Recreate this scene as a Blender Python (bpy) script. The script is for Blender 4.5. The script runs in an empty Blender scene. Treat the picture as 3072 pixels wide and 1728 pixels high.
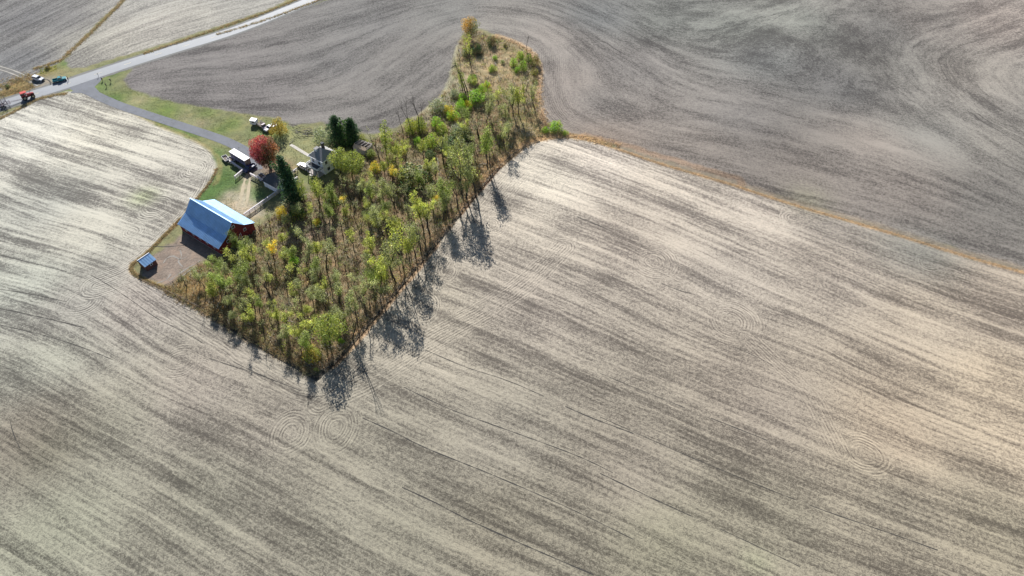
import bpy, math, random
import numpy as np
from mathutils import Vector, Matrix
R = math.radians
rng = np.random.default_rng(7)
random.seed(7)

# ------------------------------------------------------------------ camera, sky, sun, exposure
S = bpy.context.scene
C = S.collection
CAM_H, PITCH, FPX = 158.0, R(48), 2075.0          # height above the fields, pitch below the horizon, focal length (3072 px wide)
cam = bpy.data.cameras.new('camera'); camo = bpy.data.objects.new('camera', cam); C.objects.link(camo)
camo.location = (0, 0, CAM_H); camo.rotation_euler = (math.pi/2-PITCH, 0, 0)
cam.sensor_width = 36; cam.lens = 36*FPX/3072; cam.clip_start = 1; cam.clip_end = 12000
S.camera = camo
SUN_EL = R(30.3); SUN_AZ = math.atan2(-0.24, 0.97)   # compass-like angle of the sun, from +Y towards +X
w = bpy.data.worlds.new('World'); S.world = w; w.use_nodes = True
wn = w.node_tree.nodes; wl = w.node_tree.links
bg = wn['Background']; sky = wn.new('ShaderNodeTexSky'); sky.sky_type = 'NISHITA'; sky.sun_disc = False
sky.sun_elevation = SUN_EL; sky.sun_rotation = SUN_AZ; sky.altitude = 800
wl.new(sky.outputs[0], bg.inputs[0]); bg.inputs[1].default_value = 0.055
sun = bpy.data.lights.new('sun', 'SUN'); sun.energy = 5.0; sun.angle = R(0.5); sun.color = (1, .97, .92)
suno = bpy.data.objects.new('sun', sun); C.objects.link(suno)
sd = Vector((math.sin(SUN_AZ)*math.cos(SUN_EL), math.cos(SUN_AZ)*math.cos(SUN_EL), math.sin(SUN_EL)))
suno.rotation_euler = sd.to_track_quat('Z', 'Y').to_euler(); suno.location = (0, 200, 200)
S.view_settings.view_transform = 'Standard'; S.view_settings.look = 'None'; S.view_settings.gamma = 1
S.view_settings.exposure = 0.8
S.render.engine = 'CYCLES'

# ------------------------------------------------------------------ terrain height and photo-to-ground surveying
def smooth(x, a, b):
    t = np.clip((x-a)/(b-a), 0, 1); return t*t*(3-2*t)
def hz(x, y):
    x = np.asarray(x, float); y = np.asarray(y, float)
    m = smooth(x, 30, 120)*smooth(y, 150, 230)
    z = m*(2.6*np.sin(x*.028+y*.017+.6)+1.6*np.sin(x*.051-y*.043+1.1))
    far = smooth(np.hypot(x, y), 380, 900)
    z = z*(1-far) + far*(14*np.sin(x*.006+1)*np.cos(y*.0052)+9*np.sin(x*.011+y*.009))
    return z
cP, sP = math.cos(PITCH), math.sin(PITCH)
def G(px, py, z=0.0):
    """surveyed ground point (metres) seen at photo pixel px, py; z above the ground"""
    u = (px-1536)/FPX; v = (py-864)/FPX
    d = np.array([u, cP-v*sP, -sP-v*cP]); h = z
    for _ in range(8):
        t = (CAM_H-h)/-d[2]; h = float(hz(d[0]*t, d[1]*t))+z
    return Vector((d[0]*t, d[1]*t, h-z))
def GP(pts): return [G(*p) for p in pts]
def depth(px, py):
    p = G(px, py); return p.y*cP+(CAM_H-p.z)*sP
def hgt(bx, by, ty):
    """height of an upright thing standing at bx,by whose top is at photo row ty"""
    p = G(bx, by); v = (ty-864)/FPX
    # point (x, p.y, h): v = -up/dz ; up=(y sP+(h-H)cP) ; dz = y cP-(h-H) sP
    k = -v
    q = (k*p.y*cP - p.y*sP)/(cP + k*sP)
    return max(.5, q+CAM_H-p.z)

# ------------------------------------------------------------------ helpers: objects, tags, meshes, materials
def tag(o, label=None, cat=None, group=None, kind=None):
    if label: o['label'] = label
    if cat: o['category'] = cat
    if group: o['group'] = group
    if kind: o['kind'] = kind
    return o
def empty(name, loc, rz=0, label=None, cat=None, group=None):
    o = bpy.data.objects.new(name, None); C.objects.link(o); o.location = loc; o.rotation_euler = (0, 0, rz)
    o.empty_display_size = .3
    return tag(o, label, cat, group)
class MB:
    def __init__(s): s.v = []; s.f = []; s.c = []
    def add(s, vs, fs, col=None):
        n = len(s.v); s.v += [tuple(v) for v in vs]; s.f += [tuple(i+n for i in f) for f in fs]
        if col is not None: s.c += [col]*len(fs)
        return s
    def box(s, c, d, rz=0, rx=0, ry=0, taper=1.0):
        hx, hy, h = d[0]/2, d[1]/2, d[2]/2
        M = Matrix.Rotation(rz, 3, 'Z') @ Matrix.Rotation(ry, 3, 'Y') @ Matrix.Rotation(rx, 3, 'X')
        vs = []
        for k, z in ((1, -h), (taper, h)):
            for x, y in ((-hx, -hy), (hx, -hy), (hx, hy), (-hx, hy)):
                vs.append(Vector(c)+M @ Vector((x*k, y*k, z)))
        return s.add(vs, [(3, 2, 1, 0), (4, 5, 6, 7), (0, 1, 5, 4), (1, 2, 6, 5), (2, 3, 7, 6), (3, 0, 4, 7)])
    def bar(s, a, b, wd, ht=None):
        """rectangular bar from a to b"""
        a = Vector(a); b = Vector(b); ht = ht or wd
        d = (b-a).normalized(); up = Vector((0, 0, 1)) if abs(d.z) < .95 else Vector((1, 0, 0))
        sx = d.cross(up).normalized()*wd/2; sz = sx.cross(d).normalized()*ht/2
        vs = [a-sx-sz, a+sx-sz, a+sx+sz, a-sx+sz, b-sx-sz, b+sx-sz, b+sx+sz, b-sx+sz]
        return s.add(vs, [(0, 1, 2, 3), (7, 6, 5, 4), (1, 0, 4, 5), (2, 1, 5, 6), (3, 2, 6, 7), (0, 3, 7, 4)])
    def tube(s, pts, rad, n=6, cap=True):
        pts = [Vector(p) for p in pts]; rings = []
        if not hasattr(rad, '__len__'): rad = [rad]*len(pts)
        up = Vector((.13, .97, .21)).normalized()
        for i, p in enumerate(pts):
            d = (pts[min(i+1, len(pts)-1)]-pts[max(i-1, 0)]).normalized()
            a = d.cross(up)
            if a.length < .05: a = d.cross(Vector((1, 0, 0)))
            a.normalize(); b = a.cross(d)
            rings.append([p+(a*math.cos(2*math.pi*k/n)+b*math.sin(2*math.pi*k/n))*rad[i] for k in range(n)])
        vs = [v for r in rings for v in r]; fs = []
        for i in range(len(pts)-1):
            for k in range(n):
                fs.append((i*n+k, i*n+(k+1) % n, (i+1)*n+(k+1) % n, (i+1)*n+k))
        if cap: fs.append(tuple(range(n-1, -1, -1))); fs.append(tuple((len(pts)-1)*n+k for k in range(n)))
        return s.add(vs, fs)
    def cyl(s, c, r, h, axis='z', n=16, r2=None):
        r2 = r if r2 is None else r2; vs = []; c = Vector(c)
        for k, (z, q) in enumerate(((-h/2, r), (h/2, r2))):
            for i in range(n):
                a = 2*math.pi*i/n; x, y = q*math.cos(a), q*math.sin(a)
                p = {'z': (x, y, z), 'y': (x, z, y), 'x': (z, x, y)}[axis]; vs.append(c+Vector(p))
        fs = [(i, (i+1) % n, n+(i+1) % n, n+i) for i in range(n)]+[tuple(range(n-1, -1, -1)), tuple(range(n, 2*n))]
        return s.add(vs, fs)
    def prism(s, prof, y0, y1, shrink=None):
        """side profile (x,z) extruded from y0 to y1; shrink(x,z)->y factor"""
        n = len(prof); vs = []
        for y in (y0, y1):
            for x, z in prof: vs.append((x, y*(shrink(x, z) if shrink else 1), z))
        fs = [tuple(range(n)), tuple(range(2*n-1, n-1, -1))]+[(i+n, (i+1) % n+n, (i+1) % n, i) for i in range(n)]
        return s.add(vs, fs)
    def mesh(s, name):
        me = bpy.data.meshes.new(name); me.from_pydata(s.v, [], s.f)
        if s.c and len(s.c) == len(s.f):
            a = me.color_attributes.new('tint', 'FLOAT_COLOR', 'CORNER')
            tot = np.array([p.loop_total for p in me.polygons]); cc = np.repeat(np.array(s.c, float), tot, axis=0)
            a.data.foreach_set('color', np.c_[cc, np.ones(len(cc))].astype(np.float32).ravel())
        me.update(); return me
    def build(s, name, m, parent=None, smooth_=False, label=None, kind=None):
        me = s.mesh(name); me.materials.append(m)
        if smooth_: me.polygons.foreach_set('use_smooth', [True]*len(me.polygons))
        o = bpy.data.objects.new(name, me); C.objects.link(o); o.parent = parent
        if label: o['label'] = label
        if kind: o['kind'] = kind
        return o
def copy_tree(o, parent=None):
    c = o.copy(); C.objects.link(c); c.parent = parent
    for ch in list(o.children): copy_tree(ch, c)
    return c
def node(nt, t, **kw):
    n = nt.nodes.new('ShaderNode'+t)
    for k, v in kw.items():
        if k.startswith('i_'):
            kk = k[2:]; n.inputs[int(kk) if kk.isdigit() else kk.replace('_', ' ')].default_value = v
        else: setattr(n, k, v)
    return n
class NT:
    """small expression helper over a node tree"""
    def __init__(s, m): s.m = m; m.use_nodes = True; s.nt = m.node_tree; s.l = s.nt.links; s.b = s.nt.nodes['Principled BSDF']
    def put(s, sock, v):
        if v is None: return
        if hasattr(v, 'is_output') or isinstance(v, bpy.types.NodeSocket): s.l.new(v, sock)
        else: sock.default_value = v
    def math(s, op, a, b=None, c=None, clamp=False):
        n = s.nt.nodes.new('ShaderNodeMath'); n.operation = op; n.use_clamp = clamp
        s.put(n.inputs[0], a); s.put(n.inputs[1], b); s.put(n.inputs[2], c); return n.outputs[0]
    def vec(s, x, y, z):
        n = s.nt.nodes.new('ShaderNodeCombineXYZ'); s.put(n.inputs[0], x); s.put(n.inputs[1], y); s.put(n.inputs[2], z); return n.outputs[0]
    def noise(s, v=None, scale=1, detail=4, rough=.55, dist=0, out=0):
        n = s.nt.nodes.new('ShaderNodeTexNoise'); n.inputs['Scale'].default_value = scale; n.inputs['Detail'].default_value = detail
        n.inputs['Roughness'].default_value = rough; n.inputs['Distortion'].default_value = dist
        if v is not None: s.l.new(v, n.inputs['Vector'])
        return n.outputs[out]
    def mix(s, f, a, b, t='MIX'):
        n = s.nt.nodes.new('ShaderNodeMix'); n.data_type = 'RGBA'; n.blend_type = t; n.clamp_factor = True
        s.put(n.inputs[0], f); s.put(n.inputs[6], a); s.put(n.inputs[7], b); return n.outputs[2]
    def attr(s, name, out='Fac'):
        n = s.nt.nodes.new('ShaderNodeAttribute'); n.attribute_name = name; return n.outputs[out]
    def rng(s, v, a, b, c=0., d=1.):
        n = s.nt.nodes.new('ShaderNodeMapRange'); n.clamp = True
        s.put(n.inputs[0], v); n.inputs[1].default_value = a; n.inputs[2].default_value = b; n.inputs[3].default_value = c; n.inputs[4].default_value = d
        return n.outputs[0]
    def scale(s, col, f):
        n = s.nt.nodes.new('ShaderNodeVectorMath'); n.operation = 'SCALE'; s.put(n.inputs[0], col); s.put(n.inputs['Scale'], f); return n.outputs[0]
    def bump(s, h, strength=.5, dist=.1):
        n = s.nt.nodes.new('ShaderNodeBump'); n.inputs['Strength'].default_value = strength; n.inputs['Distance'].default_value = dist
        s.l.new(h, n.inputs['Height']); s.l.new(n.outputs[0], s.b.inputs['Normal']); return n
def lin(c): return tuple(((v/255+.055)/1.055)**2.4 if v/255 > .04045 else v/255/12.92 for v in c)
MATS = {}
def M(name, col, rough=.7, metal=0., var=.25, scale=3., bump=0., spec=.5, obj=True):
    """painted/dusty surface: colour with blotchy dust and wear"""
    if name in MATS: return MATS[name]
    m = bpy.data.materials.new(name); t = NT(m); MATS[name] = m
    tc = t.nt.nodes.new('ShaderNodeTexCoord').outputs['Object']
    n = t.noise(tc, scale, 5, .6); n2 = t.noise(tc, scale*7, 3, .6)
    f = t.math('ADD', t.math('MULTIPLY', n, .7), t.math('MULTIPLY', n2, .3))
    f = t.rng(f, .3, .7, 1-var, 1+var)
    t.l.new(t.scale((*col, ), f) if False else t.scale(tuple(col), f), t.b.inputs['Base Color'])
    t.b.inputs['Roughness'].default_value = rough; t.b.inputs['Metallic'].default_value = metal
    t.b.inputs['Specular IOR Level'].default_value = spec
    if bump: t.bump(n2, bump, .03)
    return m
# ------------------------------------------------------------------ the ground: one sheet, with surveyed fields
def resample(pts, step=3.0):
    out = []
    for a, b in zip(pts[:-1], pts[1:]):
        n = max(1, int((b-a).length/step))
        out += [a.lerp(b, i/n) for i in range(n)]
    return out+[pts[-1]]
def curve(pts, step=2.0):
    """smooth Catmull-Rom through ground points"""
    P = [pts[0]]+list(pts)+[pts[-1]]; out = []
    for i in range(1, len(P)-2):
        n = max(2, int((P[i+1]-P[i]).length/step))
        for k in range(n):
            u = k/n; a, b, c, d = P[i-1], P[i], P[i+1], P[i+2]
            out.append(.5*((2*b)+(c-a)*u+(2*a-5*b+4*c-d)*u*u+(3*b-a-3*c+d)*u**3))
    return out+[P[-2]]
def dist_poly(X, Y, pts, closed=False):
    """distance to a polyline, with signed offset and chainage"""
    best = np.full(X.shape, 1e9); sg = np.zeros(X.shape)
    n = len(pts); rngs = range(n if closed else n-1)
    for i in rngs:
        a, b = pts[i], pts[(i+1) % n]; dx, dy = b[0]-a[0], b[1]-a[1]; L = dx*dx+dy*dy+1e-9
        t = np.clip(((X-a[0])*dx+(Y-a[1])*dy)/L, 0, 1)
        d = np.hypot(X-a[0]-t*dx, Y-a[1]-t*dy); cr = dx*(Y-a[1])-dy*(X-a[0])
        k = d < best; best = np.where(k, d, best); sg = np.where(k, np.sign(cr), sg)
    return best, sg
def inside(X, Y, pts):
    r = np.zeros(X.shape, bool); n = len(pts); j = n-1
    for i in range(n):
        xi, yi, xj, yj = pts[i][0], pts[i][1], pts[j][0], pts[j][1]
        if abs(yj-yi) > 1e-9:
            r ^= ((yi > Y) != (yj > Y)) & (X < (xj-xi)*(Y-yi)/(yj-yi)+xi)
        j = i
    return r
def sdf(X, Y, pts):
    d, _ = dist_poly(X, Y, pts, True); return np.where(inside(X, Y, pts), -d, d)

# grid
def dense(a, b, n): return np.linspace(a, b, n)
ys = np.concatenate([np.linspace(-700, 40, 22)[:-1], dense(40, 352, 500), np.geomspace(358, 6000, 34)])
sx = np.concatenate([-np.geomspace(16, 1.1, 22), dense(-1.06, 1.06, 640), np.geomspace(1.1, 16, 22)])
W = np.interp(ys, [-700, 56, 332, 6000], [115, 115, 252, 900])
X = sx[None, :]*W[:, None]; Y = np.repeat(ys[:, None], len(sx), 1); Z = hz(X, Y)
XF, YF = X.ravel(), Y.ravel()

# guide lines: the drill rows the photo shows, per field (photo pixels, walked left to right)
FL = {
 'main': [[(0,700),(120,728),(330,790)],[(0,820),(110,838),(200,860)],[(0,560),(200,640),(420,680)],[(100,400),(330,470),(560,540)],
  [(0,970),(170,1019),(340,1114)],[(0,1225),(164,1304),(327,1376),(458,1421)],[(275,826),(471,976),(628,1075),(772,1120),(903,1173)],
  [(327,1356),(654,1552),(1000,1722)],[(0,1330),(120,1410),(330,1540),(600,1728)],[(1081,1251),(1252,1327),(1478,1422),(1704,1523),(1900,1618)],
  [(1206,1462),(1402,1558),(1603,1648),(1780,1724)],[(1277,1050),(1543,1146),(1754,1241),(1900,1291)],[(1211,1161),(1352,1221),(1553,1301),(1754,1377),(1900,1452)],
  [(1800,1120),(2021,1206),(2302,1321),(2503,1392)],[(1800,1251),(2121,1392),(2428,1512),(2855,1663),(3072,1728)],[(2302,1000),(2453,1050),(2704,1201),(3072,1352)],
  [(2553,1000),(2855,1120),(3072,1201)],[(2200,699),(2407,790),(2614,914),(2821,1009),(3072,1100)],[(2200,554),(2432,628),(2697,703),(3072,815)],
  [(1749,427),(1973,512),(2300,633)],[(1838,602),(2063,705),(2300,849)],[(1659,651),(1883,750),(2100,880)],[(1551,687),(1704,745),(1928,826)],
  [(1412,795),(1659,893),(2000,1040),(2300,1150)],[(600,1180),(800,1260),(1000,1380),(1200,1520)],[(100,1560),(300,1680)],[(2500,1560),(2900,1700)],[(300,620),(420,690)]],
 'far': [[(1050,358),(1192,298),(1312,179),(1371,95),(1467,70),(1560,110)],[(380,250),(470,210),(700,160),(1000,70)],[(700,349),(1000,365),(1080,350)],[(480,290),(700,335),(900,355)],
  [(800,260),(1000,200),(1200,90),(1400,30),(1600,30)],[(900,60),(1100,10),(1250,-30)],[(1500,45),(1640,70),(1780,147),(1919,196),(2094,280),(2400,349)],
  [(1660,150),(1652,280),(1690,355),(1814,402),(2094,472)],[(1520,75),(1610,110),(1640,160),(1632,250),(1640,350),(1700,405),(1814,440)],
  [(1750,200),(1730,280),(1800,340),(2000,400),(2300,470)],[(2200,269),(2407,331),(2614,385),(2821,476),(3072,571)],[(2200,414),(2490,476),(2780,559),(3072,650)],
  [(2200,530),(2480,600),(3072,760)],[(2200,186),(2324,232),(2448,269),(2531,232),(2593,178),(2655,137)],[(1990,75),(2164,0)],[(2094,115),(2400,-15)],[(2200,120),(2345,62),(2490,0)],
  [(2448,166),(2573,103),(2738,25)],[(1780,20),(1900,75),(2040,140),(2150,180)],[(1700,40),(1850,100),(2000,190),(2200,240)],
  [(3072,-10),(2987,21),(2738,91),(2676,124),(2668,160),(2690,248),(2780,331),(2945,476),(3072,580)],[(3072,60),(2900,110),(2760,150),(2800,228),(2945,352),(3072,414)],
  [(3072,160),(2930,180),(2960,260),(3072,330)]],
 'nw': [[(0,155),(155,78),(349,0)],[(0,80),(120,20)],[(60,180),(200,100),(380,-20)],[(221,171),(388,97),(776,19)],[(230,120),(400,30)],[(300,190),(500,120),(760,40)],[(0,220),(60,190)]],
}
GX = np.arange(-300, 301, 7.5); GY = np.arange(20, 401, 7.5)
def flow_field(lines):
    nx, ny = len(GX), len(GY); idx = lambda i, j: j*nx+i
    rows = []; rhs = []; ents = []
    def wts(x, y):
        fi = np.clip((x-GX[0])/7.5, 0, nx-1.001); fj = np.clip((y-GY[0])/7.5, 0, ny-1.001)
        i, j = int(fi), int(fj); u, v = fi-i, fj-j
        return i, j, u, v
    N = nx*ny; A = np.zeros((N, N)); b = np.zeros(N)
    def eq(c, r, wt):
        ks = np.array(list(c.keys())); vs = np.array(list(c.values()))
        A[np.ix_(ks, ks)] += wt*np.outer(vs, vs); b[ks] += wt*vs*r
    for ln in lines:
        P = resample(curve(GP(ln), 3), 4)
        for a, c in zip(P[:-1], P[1:]):
            d = (c-a); d.z = 0
            if d.length < .2: continue
            d.normalize(); m = (a+c)/2; i, j, u, v = wts(m.x, m.y)
            gx = {idx(i+1, j): (1-v)/7.5, idx(i, j): -(1-v)/7.5, idx(i+1, j+1): v/7.5, idx(i, j+1): -v/7.5}
            gy = {idx(i, j+1): (1-u)/7.5, idx(i, j): -(1-u)/7.5, idx(i+1, j+1): u/7.5, idx(i+1, j): -u/7.5}
            def comb(p, q):
                o = {}
                for k, z in gx.items(): o[k] = o.get(k, 0)+p*z
                for k, z in gy.items(): o[k] = o.get(k, 0)+q*z
                return o
            eq(comb(d.x, d.y), 0, 8); eq(comb(-d.y, d.x), 1, .6)
    s = .12
    for j in range(ny):
        for i in range(nx):
            if 0 < i < nx-1: eq({idx(i-1, j): 1, idx(i, j): -2, idx(i+1, j): 1}, 0, s)
            if 0 < j < ny-1: eq({idx(i, j-1): 1, idx(i, j): -2, idx(i, j+1): 1}, 0, s)
            if i < nx-1 and j < ny-1: eq({idx(i, j): 1, idx(i+1, j): -1, idx(i, j+1): -1, idx(i+1, j+1): 1}, 0, s*2)
    A += np.eye(N)*1e-9
    T = np.linalg.solve(A, b).reshape(ny, nx)
    # bicubic evaluation
    fi = np.clip((XF-GX[0])/7.5, 1, nx-2.001); fj = np.clip((YF-GY[0])/7.5, 1, ny-2.001)
    i = fi.astype(int); j = fj.astype(int); i = np.clip(i, 1, nx-3); j = np.clip(j, 1, ny-3); u = fi-i; v = fj-j
    def w4(t): return [(-t+2*t**2-t**3)/2, (2-5*t**2+3*t**3)/2, (t+4*t**2-3*t**3)/2, (-t**2+t**3)/2]
    wu, wv = w4(u), w4(v); r = 0
    for a in range(4):
        for c in range(4): r = r+wu[a]*wv[c]*T[j-1+c, i-1+a]
    return r
T_main, T_far, T_nw = flow_field(FL['main']), flow_field(FL['far']), flow_field(FL['nw'])

# outlines (photo pixels of the boundaries, surveyed to metres)
def poly(pts, step=3.): return [(p.x, p.y) for p in resample(curve(GP(pts), step), step)]
B_STUB = [(1575,430),(1640,415),(1700,412),(1760,420),(1860,450),(2000,497),(2200,556),(2432,630),(2697,707),(2900,770),(3072,818),(3300,885),(3600,970)]
B_WOODR = [(948,1128),(1010,1075),(1100,972),(1200,853),(1300,733),(1420,585),(1500,492),(1575,430)]
B_WOODL = [(948,1128),(830,1060),(700,982),(600,915),(500,868),(440,838),(400,815),(396,795)]
B_LANE = [(396,795),(440,760),(500,700),(545,655),(600,585),(635,540),(650,505),(648,480),(628,450),(590,425),(540,405),(480,380),(400,338),(330,300),(290,282),(240,272),(200,275),(120,292),(60,322),(0,348),(-200,440)]
P_MAIN = [*reversed(B_LANE), *reversed(B_WOODL), *B_WOODR[1:], *B_STUB[1:], (3900,2600),(-900,2600)]
P_FAR = [(1640,395),(1620,340),(1612,280),(1620,215),(1612,185),(1590,150),(1545,125),(1490,105),(1440,85),(1395,92),(1375,130),(1362,180),(1352,240),(1320,290),(1250,345),(1180,385),(1120,405),(1040,388),(960,365),(880,378),(830,355),(740,342),(620,322),(520,305),(440,285),(385,262),(372,240),(395,208),(440,182),(600,130),(780,70),(900,28),(1010,-10),(1300,-120),(3300,-160),(3600,900),(3072,806),(2697,695),(2432,618),(2200,544),(2000,485),(1860,438),(1760,408),(1700,404)]
P_N5 = [(-300,330),(-200,-150),(470,-60),(360,10),(300,60),(255,110),(210,160),(170,190),(130,215),(90,225),(50,245),(0,272)]
P_N6 = [(400,-20),(345,30),(290,85),(240,130),(205,165),(195,185),(215,205),(260,200),(330,178),(430,150),(560,108),(680,70),(800,30),(900,-20),(940,-60),(480,-80)]
W_ = {k: [(p.x, p.y) for p in GP(v)] for k, v in dict(main=P_MAIN, far=P_FAR, n5=P_N5, n6=P_N6).items()}
SD = {k: sdf(XF, YF, v) for k, v in W_.items()}
wob = 0.5*np.sin(XF*.9+1.3*np.sin(YF*.7))+.4*np.sin(YF*1.3+XF*.31)
def wt(sd, soft=.8, k=.6): return smooth(-(sd+wob*k), -soft, soft)
w_main, w_far, w_n5, w_n6 = (wt(SD[k]) for k in ('main', 'far', 'n5', 'n6'))
w_field = np.clip(w_main+w_far+w_n5+w_n6, 0, 1)
flow = T_main*(SD['main'] < 1)+T_far*.62*((SD['far'] < 1) & (SD['main'] >= 1))+T_nw*((SD['main'] >= 1) & (SD['far'] >= 1))
WOOD = [(948,1122),(1010,1068),(1100,965),(1200,846),(1300,726),(1415,580),(1495,486),(1570,425),(1640,408),(1690,402),(1640,380),(1622,340),(1615,280),(1622,215),(1600,170),(1560,140),(1480,112),(1430,92),(1395,96),(1375,140),(1360,200),(1345,262),(1290,325),(1190,395),(1120,420),(1080,455),(1040,520),(960,560),(900,600),(860,620),(800,660),(770,690),(700,765),(640,775),(600,790),(560,820),(505,862),(600,910),(700,977),(830,1054)]
wood_w = [(p.x, p.y) for p in GP(WOOD)]
sd_wood = sdf(XF, YF, wood_w); w_wood = wt(sd_wood, 1.5, 1.)
YARD = [(560,690),(500,740),(440,785),(418,815),(430,836),(480,850),(512,856),(560,815),(610,782),(660,765),(600,720)]
sd_yard = sdf(XF, YF, [(p.x, p.y) for p in GP(YARD)]); w_yard = wt(sd_yard, 1.2, .8)
# colour samples (photo colours): field, x, y, rgb
CS = {
 'main': [(60,420,183,181,170),(300,400,185,181,166),(450,560,172,168,156),(120,620,160,160,150),(250,700,168,165,152),(80,850,160,162,150),(240,900,150,147,138),(420,900,158,150,140),
   (120,1100,152,152,138),(60,1300,150,145,130),(300,1300,143,140,124),(150,1600,142,142,124),(600,1500,141,138,122),(600,1150,152,144,132),(800,1250,146,139,126),(1050,1400,140,135,120),
   (1200,1650,136,132,116),(1000,1600,142,138,122),(1500,1300,144,138,124),(1500,1600,138,132,115),(1900,1400,142,134,120),(2000,1650,138,134,114),(2300,1200,150,140,126),(2300,1600,142,136,118),
   (2700,1300,166,151,130),(3000,1150,176,161,138),(3050,1300,178,163,140),(2700,1550,148,140,122),(3000,1600,148,140,120),(2800,950,168,156,138),(3000,900,160,148,132),(2500,800,164,154,140),
   (2200,800,164,155,142),(2300,620,178,168,154),(1800,480,192,182,168),(1650,520,190,182,166),(1500,700,172,163,148),(1600,900,160,151,138),(1300,950,162,154,138),(1900,700,166,156,142),(2000,560,180,170,155),
   (2700,730,138,133,123),(2500,660,144,137,127)],
 'far': [(450,250,128,122,120),(600,200,124,119,117),(800,270,126,120,118),(1000,300,128,123,118),(1000,180,118,116,114),(1200,200,125,121,116),(1100,60,120,119,117),(1350,40,122,122,118),
   (1500,60,140,134,125),(1650,120,146,136,126),(1700,250,140,128,118),(1650,330,148,134,122),(1800,300,138,130,122),(1800,430,150,130,112),(1900,200,134,128,122),(1800,50,112,116,116),
   (2000,60,124,128,120),(2200,80,124,129,120),(2400,60,128,132,122),(2300,180,120,123,120),(2200,330,130,124,118),(2100,450,140,128,116),(2400,520,138,126,114),(2500,250,124,122,118),
   (2600,80,136,132,124),(2800,60,152,142,130),(3000,60,166,150,136),(2700,200,138,134,124),(2900,220,142,134,122),(2800,400,128,126,118),(3000,450,142,136,124),(3000,620,132,126,116),(2700,560,142,130,118),(2600,430,144,132,120)],
 'nw': [(80,60,118,118,118),(200,60,122,121,119),(60,180,116,117,118),(280,120,150,148,138),(350,110,176,172,160),(450,80,172,168,158),(600,50,165,162,152),(700,20,158,156,148),(400,20,160,158,150)],
}
def idw(key):
    s = CS[key]; P = GP([(a[0], a[1]) for a in s]); col = np.array([lin(a[2:]) for a in s]); acc = 0; ws = 0
    for p, c in zip(P, col):
        q = 1/((XF-p.x)**2+(YF-p.y)**2+60)**1.5; acc = acc+q[:, None]*c; ws = ws+q
    return acc/ws[:, None]
ALB = 0.72
base = idw('main')*ALB
bf = idw('far')*ALB*.84; bf = bf*.6+bf.mean(1, keepdims=True)*np.array([1.03, 1.01, .96])*.42; bn = idw('nw')*ALB*.92
base = np.where((w_far > w_main)[:, None], bf, base); base = np.where(((w_n5+w_n6) > np.maximum(w_main, w_far))[:, None], bn, base)
# n5 darker than n6
grass_c = np.array(lin((138,138,96)))*ALB; wood_c = np.array(lin((136,122,92)))*ALB*.85; yard_c = np.array(lin((150,136,124)))*ALB; dry_c = np.array(lin((176,160,112)))*ALB
gf = np.clip(1-w_field, 0, 1)[:, None]
other = np.tile(grass_c, (len(XF), 1))
# green patches, pale sandy wear, leaf litter under the maple
def blob(px, py, rx, soft=1.0):
    p = G(px, py); return np.exp(-(((XF-p.x)**2+(YF-p.y)**2)/(rx*rx))**soft)
def paint(px, py, rx, rgb, amt=1., k=1.0):
    global other
    wgt = (blob(px, py, rx, k)*amt)[:, None]; other = other*(1-wgt)+np.array(lin(rgb))*ALB*wgt
for a in [(340,300,7,(96,128,52)),(290,262,6,(92,128,56)),(330,215,6,(90,122,50)),(480,365,9,(110,135,62)),(560,400,8,(104,134,60)),(450,300,8,(132,150,84)),(560,352,5,(156,152,112)),(700,370,5,(118,138,66)),(620,340,5,(120,136,72)),(760,362,4,(150,146,104)),(660,395,4,(110,134,64)),(600,372,4,(158,150,116)),(500,330,5,(116,138,62)),(420,300,5,(160,154,112)),
          (650,430,6,(150,150,100)),(640,470,5,(90,132,60)),(660,540,9,(82,122,52)),(620,590,8,(86,126,58)),(700,540,7,(92,122,62)),(770,590,5,(84,128,60)),(820,400,7,(130,146,84)),(880,450,8,(160,162,112)),
          (900,430,8,(150,152,104)),(930,520,6,(110,130,66)),(860,560,4,(150,140,100)),(800,400,7,(120,140,76)),(690,640,5,(128,142,64)),(760,440,5,(150,148,112)),(240,270,6,(150,156,100)),(180,285,6,(108,134,58)),
          (200,200,9,(156,154,112)),(240,160,9,(150,150,100)),(150,215,7,(150,138,88)),(40,250,8,(160,136,76)),(100,262,6,(140,118,72)),(60,280,6,(150,120,64)),(200,190,4,(104,132,66)),(130,245,4,(150,144,132)),(150,258,5,(160,154,142))]:
    paint(*a, .9)
for a in [(722,600,3.),(728,632,4),(708,618,3.),(748,622,3.5),(735,560,2.),(742,532,2.),(728,585,2.2),(668,612,3),(690,585,2.5),(770,640,3)]: paint(*a, (200,186,162), .75)
for a in [(815,505,4.5),(846,500,4),(790,500,4),(860,520,3.)]: paint(*a, (172,134,112), .7)
for a in [(760,500,4),(755,480,3.5),(770,515,4)]: paint(*a, (140,134,126), .9)
lum = other.mean(1, keepdims=True); other = other*.88+lum*.12
other = other*(1-w_wood[:, None])+wood_c*w_wood[:, None]
other0 = other.copy()
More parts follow.
